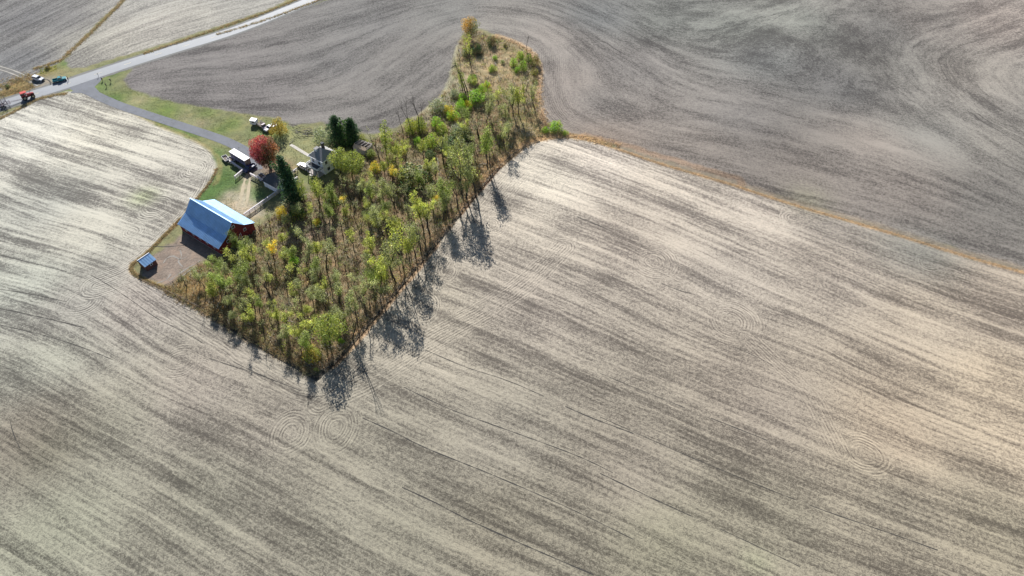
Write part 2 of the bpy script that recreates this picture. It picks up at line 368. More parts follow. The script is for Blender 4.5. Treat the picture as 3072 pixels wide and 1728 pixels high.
for (x, y, r, c, k) in [(1500,200,22,(196,178,140),1.0),(1000,900,30,(150,132,104),.4),(1250,620,30,(164,142,116),.5),(1560,400,10,(186,168,120),.8),(1600,385,8,(178,166,116),.8),(1560,240,10,(176,158,118),.7),(1540,170,10,(180,164,128),.8),(1450,150,8,(130,116,92),.7),(930,690,8,(176,160,142),.6),(1290,350,7,(150,144,134),.7),
                        (1200,440,6,(150,140,112),.5),(560,860,9,(148,124,70),.8),(640,930,9,(150,118,70),.6),(1420,520,9,(170,136,84),.7),(1330,320,6,(168,168,120),.7),(1350,250,7,(182,184,160),.8),(1345,290,6,(180,180,160),.8),(1280,345,5,(168,160,130),.7),(1470,380,8,(180,150,118),.6),
                        (1180,560,8,(160,130,108),.5),(1290,560,8,(164,132,106),.5),(1010,760,7,(170,150,120),.6),(900,700,7,(150,134,118),.6),(1640,400,6,(190,162,112),.8)]:
    paint(x, y, r, c, k)
other = other*(1-w_yard[:, None])+yard_c*w_yard[:, None]
# sun-bleached dry grass fringes where fields meet verges
def strip(pts, wd, rgb, amt=.9, off=0.):
    global other, base
    d, sg = dist_poly(XF, YF, [(p.x, p.y) for p in curve(GP(pts), 3)]); d = np.abs(d*sg-off)+wob*.25*wd
    k = (smooth(-d, -wd, -wd*.45)*amt)[:, None]; c = np.array(lin(rgb))*ALB
    other = other*(1-k)+c*k; base = base*(1-k)+c*k
strip(B_STUB[4:], 2.6, (150,138,122), .9, 1.2); strip(B_STUB, .75, (196,160,112), .75); strip([(1500,490),(1575,432),(1640,412),(1720,408),(1800,424)], 2.4, (200,166,116), .8)
strip([(1380,640),(1420,590),(1500,495)], 1.3, (190,140,96), .7)
strip([(1300,735),(1100,975),(1000,1085)], 1.2, (176,136,92), .6, 1.2)
strip([(545,655),(500,700),(440,760),(396,795),(400,818),(440,842),(500,870)], 1.0, (160,136,92), .8)
strip([(1640,395),(1620,340),(1612,280),(1620,215),(1612,185),(1590,150),(1545,125),(1490,105)], 1.6, (192,166,132), .8)
strip([(1760,420),(1860,446),(2000,490),(2200,549)], 2.0, (150,120,90), .5, 3.)
strip([(1290,325),(1345,262),(1375,140)], 2.0, (176,172,140), .6)
strip([(640,548),(652,510),(646,480),(620,450),(560,416),(480,384),(400,345)], 1.2, (172,156,110), .45, -1.)
lum = base.mean(1, keepdims=True); base = base*.92+lum*.08
base = np.clip(base*np.array([1.19, 1.17, 1.17]), 0, .9)
for (px, py, r_, rgb, am) in [(2270,1690,4,(168,174,138),.25),(60,1310,14,(120,110,98),.55),(140,1360,9,(118,114,98),.5),(2420,600,8,(140,138,112),.4),(430,590,5,(170,186,120),.4),(2780,760,12,(122,124,118),.5)]:
    k = (blob(px, py, r_)*am)[:, None]; base = base*(1-k)+np.array(lin(rgb))*ALB*k
base = base*w_field[:, None]+other*(1-w_field[:, None])
# contrast of rows and of clods per field
ctr = np.where(w_main > .5, 1.0, np.where(w_far > .5, .85, .8))
pl = lambda px, py: G(px, py)
# stronger row contrast; the far-field one puts bluish shadow into the stripes
p1 = G(300, 560); ctr = ctr+.55*np.exp(-((XF-p1.x)**2+(YF-p1.y)**2)/(75**2))*(w_main > .5)
p2 = G(1650, 700); ctr = ctr+.15*np.exp(-((XF-p2.x)**2+(YF-p2.y)**2)/(60**2))*(w_main > .5)
p3 = G(2300, 60); ctr = ctr+.3*np.exp(-((XF-p3.x)**2+(YF-p3.y)**2)/(90**2))*(w_far > .5)
# machine turn rings and headland passes
ringR = np.zeros(XF.shape); ringM = np.zeros(XF.shape)
def put_ring(rr, mm):
    global ringR, ringM
    k = mm > ringM; ringR = np.where(k, rr, ringR); ringM = np.where(k, mm, ringM)
RINGS = [(242,904,77,58,.8,0),(537,1081,79,65,.55,1),(870,1300,76,78,.8,0),(1008,1285,75,86,.85,0),(1116,1105,62,44,.7,0),(1477,674,46,40,.8,0),(1408,754,46,42,.8,0),(1340,813,44,40,.7,0),(1275,920,50,56,.8,0),(1208,1002,52,46,.75,0),
  (1960,786,84,60,.85,1),(2193,965,96,72,.75,1),(2594,1362,98,78,.75,1),(1681,543,48,40,.6,1),(1650,452,62,22,.7,0),(1600,480,70,46,.6,2),(2378,653,42,26,.65,2),(2788,790,44,34,.6,2),(585,508,46,38,1.0,1),(463,623,60,44,1.0,1),(395,695,44,34,.8,1),(330,780,40,26,.6,1),
  (854,280,52,28,.5,0),(680,250,56,26,.35,1),(1890,85,58,28,.35,2),(1700,100,55,30,.3,2),(2110,190,40,30,.3,2),(1725,225,30,20,.4,2),(2910,385,45,26,.35,1),(60,1500,70,60,.35,1),(1020,340,30,20,.5,0)]
for (cx, cy, rx, ry, am, side) in RINGS:
    c = G(cx, cy); ex = (G(cx+rx, cy)-G(cx-rx, cy)).length/2; ey = abs(G(cx, cy-ry).y-G(cx, cy+ry).y)/2
    a = -.35 if side else 0.; dx, dy = XF-c.x, YF-c.y
    # elongated along the rows
    ux, uy = dx*math.cos(a)+dy*math.sin(a), -dx*math.sin(a)+dy*math.cos(a)
    r = np.hypot(ux/ex, uy/ey); ang = np.arctan2(uy, ux)
    wig = .018*np.sin(2*ang+cx)+.012*np.sin(3*ang+cy)
    mm = am*smooth(r+wig, .12, .3)*(1-smooth(r+wig, .75, 1.12))*(.75+.25*np.sin(2*ang+cx))
    if side == 1: mm *= smooth(ux/ex, -.9, -.1)
    if side == 2: mm *= 1-smooth(ux/ex, .1, .9)
    put_ring((r+wig)*(ex+ey)/2+cx, mm)
def bundle(pts, wd, am):
    P = curve(GP(pts), 3); d, sg = dist_poly(XF, YF, [(p.x, p.y) for p in P])
    put_ring(d*sg+500+pts[0][0]+.25*np.sin(XF*.1)+.2*np.sin(YF*.13), am*(1-smooth(d, wd*.6, wd)))
bundle([(1640,440),(1520,560),(1400,700),(1280,850),(1180,970),(1090,1080),(1000,1170)], 6.5, .42)
bundle([(1690,740),(1600,830),(1480,915),(1300,1020),(1130,1130),(960,1210)], 5.5, .55)
bundle([(660,500),(650,545),(600,625),(520,710),(440,785),(370,830),(290,860)], 7.5, .8)
bundle([(2240,1010),(2330,1090),(2420,1170),(2480,1280),(2520,1360)], 4.0, .5)
bundle([(400,850),(500,920),(640,1010),(800,1120),(900,1175),(980,1185),(1060,1140),(1110,1080)], 4.2, .5)
bundle([(560,415),(640,450),(662,500),(640,560)], 5., .6)
bundle([(1340,330),(1380,220),(1400,100),(1480,80),(1580,120),(1640,170),(1640,290),(1660,360),(1740,410)], 9., .0)
bundle([(1655,150),(1660,280),(1690,350),(1780,395),(1900,430)], 8., .38)
ringM *= w_field
dark = np.zeros(XF.shape)

nr, nc = X.shape; ii = np.arange(nr*nc).reshape(nr, nc)
quads = np.stack([ii[:-1, :-1], ii[:-1, 1:], ii[1:, 1:], ii[1:, :-1]], -1).reshape(-1, 4)
me = bpy.data.meshes.new('ground'); me.vertices.add(nr*nc)
relief = .10*w_wood*(np.sin(XF*1.1+2*np.sin(YF*.5))+np.sin(YF*1.3+np.sin(XF*.9)))*.6
ditch = np.zeros(XF.shape)
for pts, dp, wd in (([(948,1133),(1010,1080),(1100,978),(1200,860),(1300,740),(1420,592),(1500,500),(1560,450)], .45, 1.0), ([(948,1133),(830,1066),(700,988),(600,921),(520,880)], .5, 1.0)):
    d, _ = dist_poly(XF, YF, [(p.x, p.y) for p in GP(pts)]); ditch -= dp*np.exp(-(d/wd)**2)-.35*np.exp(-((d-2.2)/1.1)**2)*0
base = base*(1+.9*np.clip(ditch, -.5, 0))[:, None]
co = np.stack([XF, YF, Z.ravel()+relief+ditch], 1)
me.vertices.foreach_set('co', co.astype(np.float32).ravel())
me.loops.add(quads.size); me.loops.foreach_set('vertex_index', quads.astype(np.int32).ravel())
me.polygons.add(len(quads)); me.polygons.foreach_set('loop_start', np.arange(0, quads.size, 4, dtype=np.int32))
me.polygons.foreach_set('use_smooth', np.ones(len(quads), bool)); me.update(); me.validate()
def vattr(n, t, d):
    a = me.attributes.new(n, t, 'POINT'); a.data.foreach_set('vector' if t == 'FLOAT_VECTOR' else ('color' if t == 'FLOAT_COLOR' else 'value'), d.astype(np.float32).ravel())
vattr('flow', 'FLOAT', flow); vattr('ring', 'FLOAT_VECTOR', np.stack([ringR, ringM, ringM*0], 1))
vattr('soil', 'FLOAT_COLOR', np.c_[base, np.ones(len(base))]); vattr('kinds', 'FLOAT_VECTOR', np.stack([w_field, ctr, np.maximum(w_wood, 0)], 1))
ground = bpy.data.objects.new('ground', me); C.objects.link(ground); tag(ground, kind='structure')

gm = bpy.data.materials.new('ground'); t = NT(gm)
geo = t.nt.nodes.new('ShaderNodeNewGeometry').outputs['Position']
sep = t.nt.nodes.new('ShaderNodeSeparateXYZ'); t.l.new(geo, sep.inputs[0]); gx, gy = sep.outputs[0], sep.outputs[1]
fl = t.attr('flow'); ks = t.nt.nodes.new('ShaderNodeSeparateXYZ'); t.l.new(t.attr('kinds', 'Vector'), ks.inputs[0]); wf, wc, ww = ks.outputs
rs = t.nt.nodes.new('ShaderNodeSeparateXYZ'); t.l.new(t.attr('ring', 'Vector'), rs.inputs[0]); rr, rm = rs.outputs[0], rs.outputs[1]
mul, add, sub = (lambda a, b: t.math('MULTIPLY', a, b)), (lambda a, b: t.math('ADD', a, b)), (lambda a, b: t.math('SUBTRACT', a, b))
wv = mul(sub(t.noise(geo, .12, 2), .5), .7); flw = add(fl, wv)
def band(a, b, det=3, ro=.55): return t.noise(t.vec(mul(gx, a), mul(gy, a), mul(flw, b)), 1, det, ro)
b1 = band(.005, .12, 3); b2 = band(.012, .33, 4, .62); b3 = band(.04, 1.0, 4, .66); b4 = band(.3, 5., 2, .6)
blot = t.noise(geo, .045, 4, .6); clod = t.noise(geo, 1.1, 6, .78, .5); clod2 = t.noise(geo, 3.2, 4, .75, .6)
def cen(x, k): return mul(sub(x, .5), k)
rows = add(add(cen(b1, 1.9), cen(b2, 2.6)), add(cen(b3, 2.6), cen(b4, .8)))
tex = add(mul(add(rows, cen(blot, 1.8)), mul(wc, 1.0)), add(t.rng(clod, .41, .59, -.42, .42), t.rng(clod2, .40, .60, -.36, .36)))
# thin dark drill lines now and then
ln = band(.002, .55, 0); lnm = t.rng(t.math('ABSOLUTE', sub(ln, .5)), 0., .008, 1, 0); lnm = mul(lnm, t.rng(t.noise(geo, .05, 2), .45, .6))
tex = sub(tex, mul(lnm, .8))
# rings
ringn = t.noise(t.vec(mul(gx, .35), mul(gy, .35), mul(rr, 1.9)), 1, 2, .5)
rw = t.math('SINE', mul(add(rr, mul(t.noise(geo, .3, 4, .6), .9)), 7.2))
rm = mul(rm, t.rng(t.noise(geo, .13, 3, .6), .38, .54, .4, 1.))
rtex = add(.12, add(mul(t.math('MULTIPLY', rw, t.rng(ringn, .4, .6, .05, 1.)), .62), cen(t.noise(t.vec(mul(gx, .2), mul(gy, .2), mul(rr, 3.5)), 1, 2), 1.5)))
tex = add(mul(tex, sub(1., mul(rm, .6))), mul(rtex, mul(rm, 1.9)))
soil = t.attr('soil', 'Color')
fcol = t.scale(soil, t.rng(tex, -1.05, 1.15, .34, 1.82))
# pale straw tints light, cool grey soil in the dark
fcol = t.mix(t.rng(tex, -.1, .9, 0, .32), fcol, t.mix(1, soil, (1.34, 1.33, 1.24, 1), 'MULTIPLY'))
fcol = t.mix(t.rng(tex, .0, -.8, 0, .4), fcol, t.mix(1, soil, (.48, .46, .49, 1), 'MULTIPLY'))
gg = t.noise(geo, .22, 5, .65); g3 = t.noise(geo, 1.3, 6, .72)
wild = add(cen(g3, 3.0), add(cen(clod2, 1.6), cen(gg, 2.2)))
ocol = t.scale(soil, t.rng(wild, -1., 1., .45, 1.6))
ocol = t.mix(t.rng(t.noise(geo, .3, 4, .6), .48, .66, 0, .7), ocol, t.mix(1, soil, (1.5, 1.35, 1.25, 1), 'MULTIPLY'))
wc1 = t.mix(t.rng(t.noise(geo, .4, 4), .45, .6), (.21, .105, .05, 1), (.25, .20, .12, 1)); wc1 = t.mix(t.rng(t.noise(geo, .25, 3), .5, .62), wc1, (.07, .085, .03, 1))
ocol = t.mix(mul(ww, .3), ocol, t.mix(.6, wc1, t.scale(wc1, t.rng(g3, .3, .7, .3, 1.7))))
t.l.new(t.mix(wf, ocol, fcol), t.b.inputs['Base Color']); t.b.inputs['Roughness'].default_value = .95; t.b.inputs['Specular IOR Level'].default_value = .15
hh = add(add(mul(clod, 1.), mul(clod2, .55)), add(mul(b3, .5), mul(mul(rw, rm), .22)))
t.bump(hh, .55, .28)
me.materials.append(gm)
# ------------------------------------------------------------------ roads, lane, tracks
def gz(x, y): return float(hz(x, y))
def ribbon(name, pts, w, lift, mat, wf=None, kind='structure', step=2.5, profile=None, vary=0):
    P = curve(pts, step); mb = MB(); n = 5; L = 0; rows = []
    for i, p in enumerate(P):
        a, b = P[max(i-1, 0)], P[min(i+1, len(P)-1)]; d = (b-a); d.z = 0; d.normalize(); nrm = Vector((-d.y, d.x, 0))
        ww = wf(i/(len(P)-1)) if wf else w
        if vary: ww *= 1+vary*math.sin(i*1.7+math.sin(i*.6)*2)
        row = []
        for k in range(n):
            o = (k/(n-1)-.5)*ww; q = p+nrm*o; row.append((q.x, q.y, gz(q.x, q.y)+lift+(.05*(1-(2*o/ww)**2) if profile else 0)))
        rows.append(row)
    vs = [v for r in rows for v in r]; fs = [(i*n+k, i*n+k+1, (i+1)*n+k+1, (i+1)*n+k) for i in range(len(rows)-1) for k in range(n-1)]
    fs = [f[::-1] for f in fs]
    # make faces look up
    mb.add(vs, fs); me = mb.mesh(name)
    if me.polygons[0].normal.z < 0: me.flip_normals()
    me.materials.append(mat); o = bpy.data.objects.new(name, me); C.objects.link(o); tag(o, kind=kind); return o
def dusty(name, col, amt=.25, sc=.25, rough=.9, streak=None, spec=.3):
    m = bpy.data.materials.new(name); t = NT(m); g = t.nt.nodes.new('ShaderNodeNewGeometry').outputs['Position']
    a = t.noise(g, sc, 5, .65); b = t.noise(g, sc*14, 4, .7); f = t.rng(t.math('ADD', t.math('MULTIPLY', a, .6), t.math('MULTIPLY', b, .4)), .3, .7, 1-amt, 1+amt)
    t.l.new(t.scale(tuple(col), f), t.b.inputs['Base Color']); t.b.inputs['Roughness'].default_value = rough; t.b.inputs['Specular IOR Level'].default_value = spec
    t.bump(b, .3, .03); return m
road_m = dusty('asphalt', (.215, .23, .255), .14, .12, .7, spec=.45); lane_m = dusty('lane_asphalt', (.13, .14, .165), .22, .3, .8); shoulder_m = dusty('gravel', (.16, .16, .155), .3, .4)
paint_m = dusty('road_paint', (.62, .55, .36), .25, 1.2); conc = dusty('concrete', (.50, .47, .42), .15, .8)
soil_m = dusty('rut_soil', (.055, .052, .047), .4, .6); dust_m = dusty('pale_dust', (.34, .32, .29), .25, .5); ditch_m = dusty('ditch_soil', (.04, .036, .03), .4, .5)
ROAD = [(-330,420),(-150,368),(26,308),(110,281),(190,256),(276,227),(388,190),(505,153),(699,93),(854,33),(945,-5),(1080,-66),(1300,-170)]
rp = GP(ROAD)
ribbon('road_shoulder', rp, 9.6, .03, shoulder_m, vary=.05)
ribbon('road', rp, 6.6, .05, road_m, profile=1)
# centre dashes
P = curve(rp, 1.0); acc = 0; k = 0; dash = MB()
for i in range(0, len(P)-4):
    acc += (P[i+1]-P[i]).length
    if acc > 12.2:
        acc = 0; a, b = P[i], P[min(i+3, len(P)-1)]; d = (b-a).normalized(); nn = Vector((-d.y, d.x, 0))*.09; z = Vector((0, 0, .112))
        b = a+d*3.0; vs = [Vector((p.x, p.y, gz(p.x, p.y)))+z for p in (a-nn, b-nn, b+nn, a+nn)]; dash.add(vs, [(0, 1, 2, 3)])
dash.build('centre_line', paint_m, kind='structure')
LANE = [(232,262),(262,268),(285,284),(320,300),(360,317),(450,347),(560,383),(650,413),(705,436),(740,459),(756,485),(764,512)]
ribbon('lane', GP(LANE), 4.2, .045, lane_m, wf=lambda u: 4.2+5.0*max(0, 1-u*9)**1.3+(0 if u < .85 else (u-.85)*12))
ribbon('lane_mouth', GP([(215,254),(250,262),(300,222)]), 4.4, .04, lane_m, wf=lambda u: 3.2+4.5*math.sin(u*math.pi))
# farm track with two pale wheel lines across the top-left field
TR = [(-80,178),(0,204),(30,213),(62,226),(92,240),(120,254)]
tp = GP(TR); ribbon('dirt_track', tp, 3.4, .025, dusty('track_soil', (.14, .135, .125), .3, .4))
for o in (-1.0, 1.0):
    q = []
    for i, p in enumerate(tp):
        a, b = tp[max(i-1, 0)], tp[min(i+1, len(tp)-1)]; d = (b-a).normalized(); q.append(p+Vector((-d.y, d.x, 0))*o)
    ribbon('wheel_track', q, .55, .034, dust_m, vary=.3)
ribbon('wheel_track', GP([(118,240),(140,238),(152,248),(149,260),(140,268)]), .5, .034, soil_m, vary=.3)
ribbon('walkway', GP([(872,434),(928,468)]), 1.3, .07, conc)
for pts in ([(744,520),(733,545),(728,570),(722,600),(712,632)], [(757,522),(748,548),(745,575),(742,600),(735,630)]):
    ribbon('wheel_track', GP(pts), .9, .03, dusty('sandy_track', (.42, .36, .25), .2, .6), vary=.35)
# cattle paths in the barnyard
path_m = dusty('trodden_dust', (.27, .25, .225), .35, .8)
for pts in ([(508,842),(530,826),(560,806),(585,792),(600,782)], [(470,850),(500,838),(512,822)], [(490,790),(500,775),(520,768),(540,778),(560,770)], [(540,750),(545,770),(535,785),(548,800)], [(585,800),(560,818),(540,835)]):
    ribbon('cattle_path', GP(pts), .34, .028, path_m, vary=.7, step=1.2)
# the ploughed furrow round the woodland
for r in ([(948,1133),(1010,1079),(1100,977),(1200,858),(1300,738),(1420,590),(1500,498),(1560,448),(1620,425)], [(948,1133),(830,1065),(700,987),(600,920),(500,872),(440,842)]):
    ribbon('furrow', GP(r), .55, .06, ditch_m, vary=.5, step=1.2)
# dark wheel ruts in the stubble
RUTS = [[(275,826),(330,858),(400,905),(471,955),(560,1000),(628,1042),(700,1085),(772,1120),(850,1152),(905,1173)],
 [(628,1075),(690,1096),(760,1118),(830,1145)], [(880,1180),(930,1190),(965,1188),(1000,1170),(1030,1140),(1065,1095),(1095,1062)],
 [(1088,1254),(1180,1295),(1280,1345),(1478,1425),(1704,1523),(1900,1618)], [(1206,1462),(1310,1510),(1402,1558),(1603,1648),(1780,1724)],
 [(1277,1050),(1400,1102),(1543,1150),(1754,1245),(1900,1300)], [(1211,1161),(1352,1228),(1553,1301),(1754,1377),(1900,1452)], [(1985,850),(2040,872),(2085,884)],
 [(2205,1042),(2260,1066),(2320,1096)], [(0,925),(160,960),(260,985)], [(0,975),(120,1003),(240,1040),(340,1080)], [(0,868),(90,882),(200,905)], [(0,765),(100,790),(200,815)], [(1800,1120),(2021,1210),(2302,1321)],
 [(1800,1251),(2121,1392),(2428,1515),(2700,1610),(2950,1700)], [(60,1345),(40,1300),(30,1260)], [(1730,650),(1800,678),(1830,692)], [(560,735),(500,740),(420,738)], [(1800,1420),(1990,1510),(2200,1605),(2400,1700)]]
rr_ = random.Random(4)
for r in RUTS:
    Pr = curve(GP(r), 3); i = 0
    while i < len(Pr)-4:
        n_ = rr_.randint(6, 22); seg = Pr[i:i+n_+1]
        if len(seg) > 3: ribbon('wheel_rut', seg, rr_.uniform(.12, .26), .02, soil_m, vary=.5, step=1.5)
        i += n_+rr_.choice((0, 1, 2, 4))

# ------------------------------------------------------------------ buildings
red = M('red_board', (.21, .028, .032), .8, var=.35, scale=.6); white = M('white_paint', (.84, .85, .88), .6, var=.1, scale=1.)
def metal_roof(name, col, rough=.32):
    m = bpy.data.materials.new(name); t = NT(m); tc = t.nt.nodes.new('ShaderNodeTexCoord').outputs['Object']
    f = t.rng(t.noise(tc, .35, 4, .6), .35, .65, .88, 1.08); g = t.rng(t.noise(tc, 5, 3, .6), .3, .7, .95, 1.05)
    t.l.new(t.scale(tuple(col), t.math('MULTIPLY', f, g)), t.b.inputs['Base Color']); t.b.inputs['Metallic'].default_value = .35
    t.b.inputs['Roughness'].default_value = rough; return m
blue_roof = metal_roof('blue_steel', (.31, .52, .80), .42); glass = M('dark_glass', (.02, .025, .03), .08, var=.05, spec=.8)
dark_m = M('dark_opening', (.012, .012, .014), .9); shingle = M('grey_shingle', (.27, .265, .26), .9, var=.18, scale=2.)
wood_m = M('weathered_wood', (.42, .38, .36), .9, var=.3, scale=2.); oldwood = M('old_wood', (.16, .13, .11), .9, var=.3, scale=1.5)
stone_m = M('foundation_concrete', (.30, .29, .28), .9, var=.2, scale=1.)
BAR = dict(c=None)
def frame(px, py, ang, z0=0.):
    p = G(px, py); return p, ang

def plank_wall(root, name, a, b, top, z0, mat, bw=.6, th=.08, parts=True, maxn=80):
    """board wall from a to b (local xy), top(u) gives height at fraction u; each board its own part"""
    a = Vector((*a, 0)); b = Vector((*b, 0)); L = (b-a).length; n = max(2, int(L/bw)); d = (b-a)/n; nn = Vector((-d.y, d.x, 0)).normalized()*th/2
    for i in range(n):
        off = nn*(.25*((i*7) % 3-1)); p, q = a+d*i+d*.03+off, a+d*(i+1)-d*.03+off; t0, t1 = top(i/n), top((i+1)/n); mb = MB()
        vs = [p-nn+Vector((0, 0, z0)), q-nn+Vector((0, 0, z0)), q+nn+Vector((0, 0, z0)), p+nn+Vector((0, 0, z0)), p-nn+Vector((0, 0, t0)), q-nn+Vector((0, 0, t1)), q+nn+Vector((0, 0, t1)), p+nn+Vector((0, 0, t0))]
        mb.add(vs, [(3, 2, 1, 0), (4, 5, 6, 7), (0, 1, 5, 4), (1, 2, 6, 5), (2, 3, 7, 6), (3, 0, 4, 7)]); mb.build(name, mat, root)
def roof_plane(root, name, p, mat, th=.12):
    """slab from four local points (eave a, eave b, ridge b, ridge a)"""
    p = [Vector(q) for q in p]; n = (p[1]-p[0]).cross(p[3]-p[0]).normalized()
    if n.z < 0: n = -n
    vs = p+[q-n*th for q in p]; mb = MB()
    mb.add(vs, [(0, 1, 2, 3), (7, 6, 5, 4), (0, 4, 5, 1), (1, 5, 6, 2), (2, 6, 7, 3), (3, 7, 4, 0)])
    me = mb.mesh(name); 
    import bmesh
    bm = bmesh.new(); bm.from_mesh(me); bmesh.ops.recalc_face_normals(bm, faces=bm.faces); bm.to_mesh(me); bm.free()
    me.materials.append(mat); o = bpy.data.objects.new(name, me); C.objects.link(o); o.parent = root
    return o, n
def ribs(roof, p, n, mat, sp=.9):
    p = [Vector(q) for q in p]; L = (p[1]-p[0]).length; k = int(L/sp); mb = MB()
    for i in range(1, k):
        u = i/k; a = p[0].lerp(p[1], u)+n*.03; b = p[3].lerp(p[2], u)+n*.03; mb.bar(a, b, .05, .07)
    o = mb.build('roof_rib', mat, roof, kind='stuff'); return o
TH = -0.608; U2 = Vector((math.cos(TH), math.sin(TH), 0)); N2 = Vector((-math.sin(TH), math.cos(TH), 0))
# --- barn
BC = Vector((-97.25, 167.98, 0)); L_, Zr, b_, Zb, e_, Ze = 20.5, 8.95, 3.55, 5.3, 7.56, 3.2
barn = empty('barn', BC, TH, 'big red barn with flared blue and white metal roof beside the dirt yard', 'barn')
hl = L_/2
for sgn, nm in ((-1, 'dark'), (1, 'lit')):
    lower = [(-hl, sgn*e_, Ze), (hl, sgn*e_, Ze), (hl, sgn*b_, Zb), (-hl, sgn*b_, Zb)]; upper = [(-hl, sgn*b_, Zb), (hl, sgn*b_, Zb), (hl, 0, Zr), (-hl, 0, Zr)]
    for pts in (lower, upper):
        o, n = roof_plane(barn, 'roof_slope', pts, blue_roof); ribs(o, pts, n, blue_roof, .6)
MB().bar((-hl-.05, 0, Zr+.05), (hl+.05, 0, Zr+.05), .35, .08).build('ridge_cap', blue_roof, barn)
def prof_top(y, inset=.18):
    y = abs(y)
    return (Zr+(Zb-Zr)*y/b_ if y < b_ else Zb+(Ze-Zb)*(y-b_)/(e_-b_))-inset
wy = 7.1; wx = hl-.35
def wallpoly(name, pts, mat, root, th, nrm):
    nrm = Vector(nrm)*th; n = len(pts); vs = [Vector(p) for p in pts]+[Vector(p)-nrm for p in pts]; mb = MB()
    mb.add(vs, [tuple(range(n)), tuple(range(2*n-1, n-1, -1))]+[(i, i+n, (i+1) % n+n, (i+1) % n) for i in range(n)])
    o = mb.build(name, mat, root); import bmesh
    bm = bmesh.new(); bm.from_mesh(o.data); bmesh.ops.recalc_face_normals(bm, faces=bm.faces); bm.to_mesh(o.data); bm.free(); return o
for s in (-1, 1):
    w1 = wallpoly('gable_wall', [(s*wx, -wy, 0), (s*wx, wy, 0), (s*wx, wy, prof_top(wy)), (s*wx, b_, prof_top(b_)), (s*wx, 0, prof_top(0)), (s*wx, -b_, prof_top(b_)), (s*wx, -wy, prof_top(wy))], red, barn, .15, (s, 0, 0))
    w2 = wallpoly('side_wall', [(-wx+.16, s*wy, 0), (wx-.16, s*wy, 0), (wx-.16, s*wy, prof_top(wy)-.02), (-wx+.16, s*wy, prof_top(wy)-.02)], red, barn, .15, (0, s, 0))
    # battens on the boards: fine, joined
    mb = MB()
    for i in range(1, 28):
        y = -wy+2*wy*i/28; mb.box((s*(wx+.02), y, prof_top(y)/2-.05), (.04, .06, prof_top(y)-.1))
    mb.build('batten', red, w1, kind='stuff')
    mb = MB()
    for i in range(1, 40): mb.box((-wx+2*wx*i/40, s*(wy+.02), prof_top(wy)/2), (.06, .04, prof_top(wy)-.05))
    mb.build('batten', red, w2, kind='stuff')
MB().box((0, 0, .12), (2*wx+.16, 2*wy+.16, .24)).build('foundation', stone_m, barn)
for (y, z, w, h, nm) in ((0, 6.9, .9, .9, 'window'), (-3.4, 3.2, .8, .9, 'window'), (3.4, 3.2, .8, .9, 'window')):
    f = MB().box((wx+.06, y, z), (.1, w+.24, h+.24)).build(nm, white, barn); MB().box((wx+.115, y, z), (.03, w, h)).build('pane', glass, f)
d = MB().box((wx+.08, 0, 1.7), (.1, 3.2, 3.2)).build('door', red, barn)
mb = MB()
for s in (-1, 1): mb.bar((wx+.15, -1.5, .2 if s > 0 else 3.1), (wx+.15, 1.5, 3.1 if s > 0 else .2), .14, .06)
mb.bar((wx+.15, -1.55, .15), (wx+.15, -1.55, 3.2), .12, .06); mb.bar((wx+.15, 1.55, .15), (wx+.15, 1.55, 3.2), .12, .06); mb.build('door_brace', white, d)
for y in (-4.9, 5.0): MB().box((wx+.07, y, 1.1), (.08, 1.1, 2.1)).build('door', red, barn)
for x in (-7, -3.5, 0, 3.5, 7):
    f = MB().box((x, -wy-.06, 1.7), (.9, .08, .7)).build('window', white, barn); MB().box((x, -wy-.105, 1.7), (.7, .03, .5)).build('pane', glass, f)
# --- small shed in the yard corner
shed = empty('shed', (-114.6, 151.7, 0), TH, 'small shed with blue metal roof in the yard corner', 'shed')
rp1 = [(1.7, -2.1, 2.15), (1.7, 2.1, 2.15), (-1.2, 2.1, 3.45), (-1.2, -2.1, 3.45)]; rp2 = [(-2.3, -2.1, 2.6), (-2.3, 2.1, 2.6), (-1.2, 2.1, 3.45), (-1.2, -2.1, 3.45)]
for p in (rp1, rp2): o, n = roof_plane(shed, 'roof_slope', p, blue_roof, .08); ribs(o, p, n, blue_roof, .7)
MB().bar((-1.22, -2.14, 3.5), (-1.22, 2.14, 3.5), .2, .06).build('ridge_cap', white, shed)  # white bar paints in the sunlit strip of the far slope
brownw = M('brown_board', (.14, .06, .05), .85, var=.35, scale=1.)
for s in (-1, 1): wallpoly('gable_wall', [(1.45, s*1.9, 0), (1.45, s*1.9, 2.15), (-1.2, s*1.9, 3.3), (-2.1, s*1.9, 2.65), (-2.1, s*1.9, 0)], brownw, shed, .1, (0, s, 0))
MB().box((1.42, 0, 1.07), (.1, 3.6, 2.14)).build('side_wall', brownw, shed); MB().box((-2.07, 0, 1.3), (.1, 3.6, 2.6)).build('side_wall', brownw, shed)
f = MB().box((1.5, .1, 1.45), (.07, .8, .7)).build('window', white, shed); MB().box((1.545, .1, 1.45), (.03, .5, .5)).build('pane', dark_m, f)
MB().box((1.5, -1.2, .95), (.06, .8, 1.8)).build('door', brownw, shed)
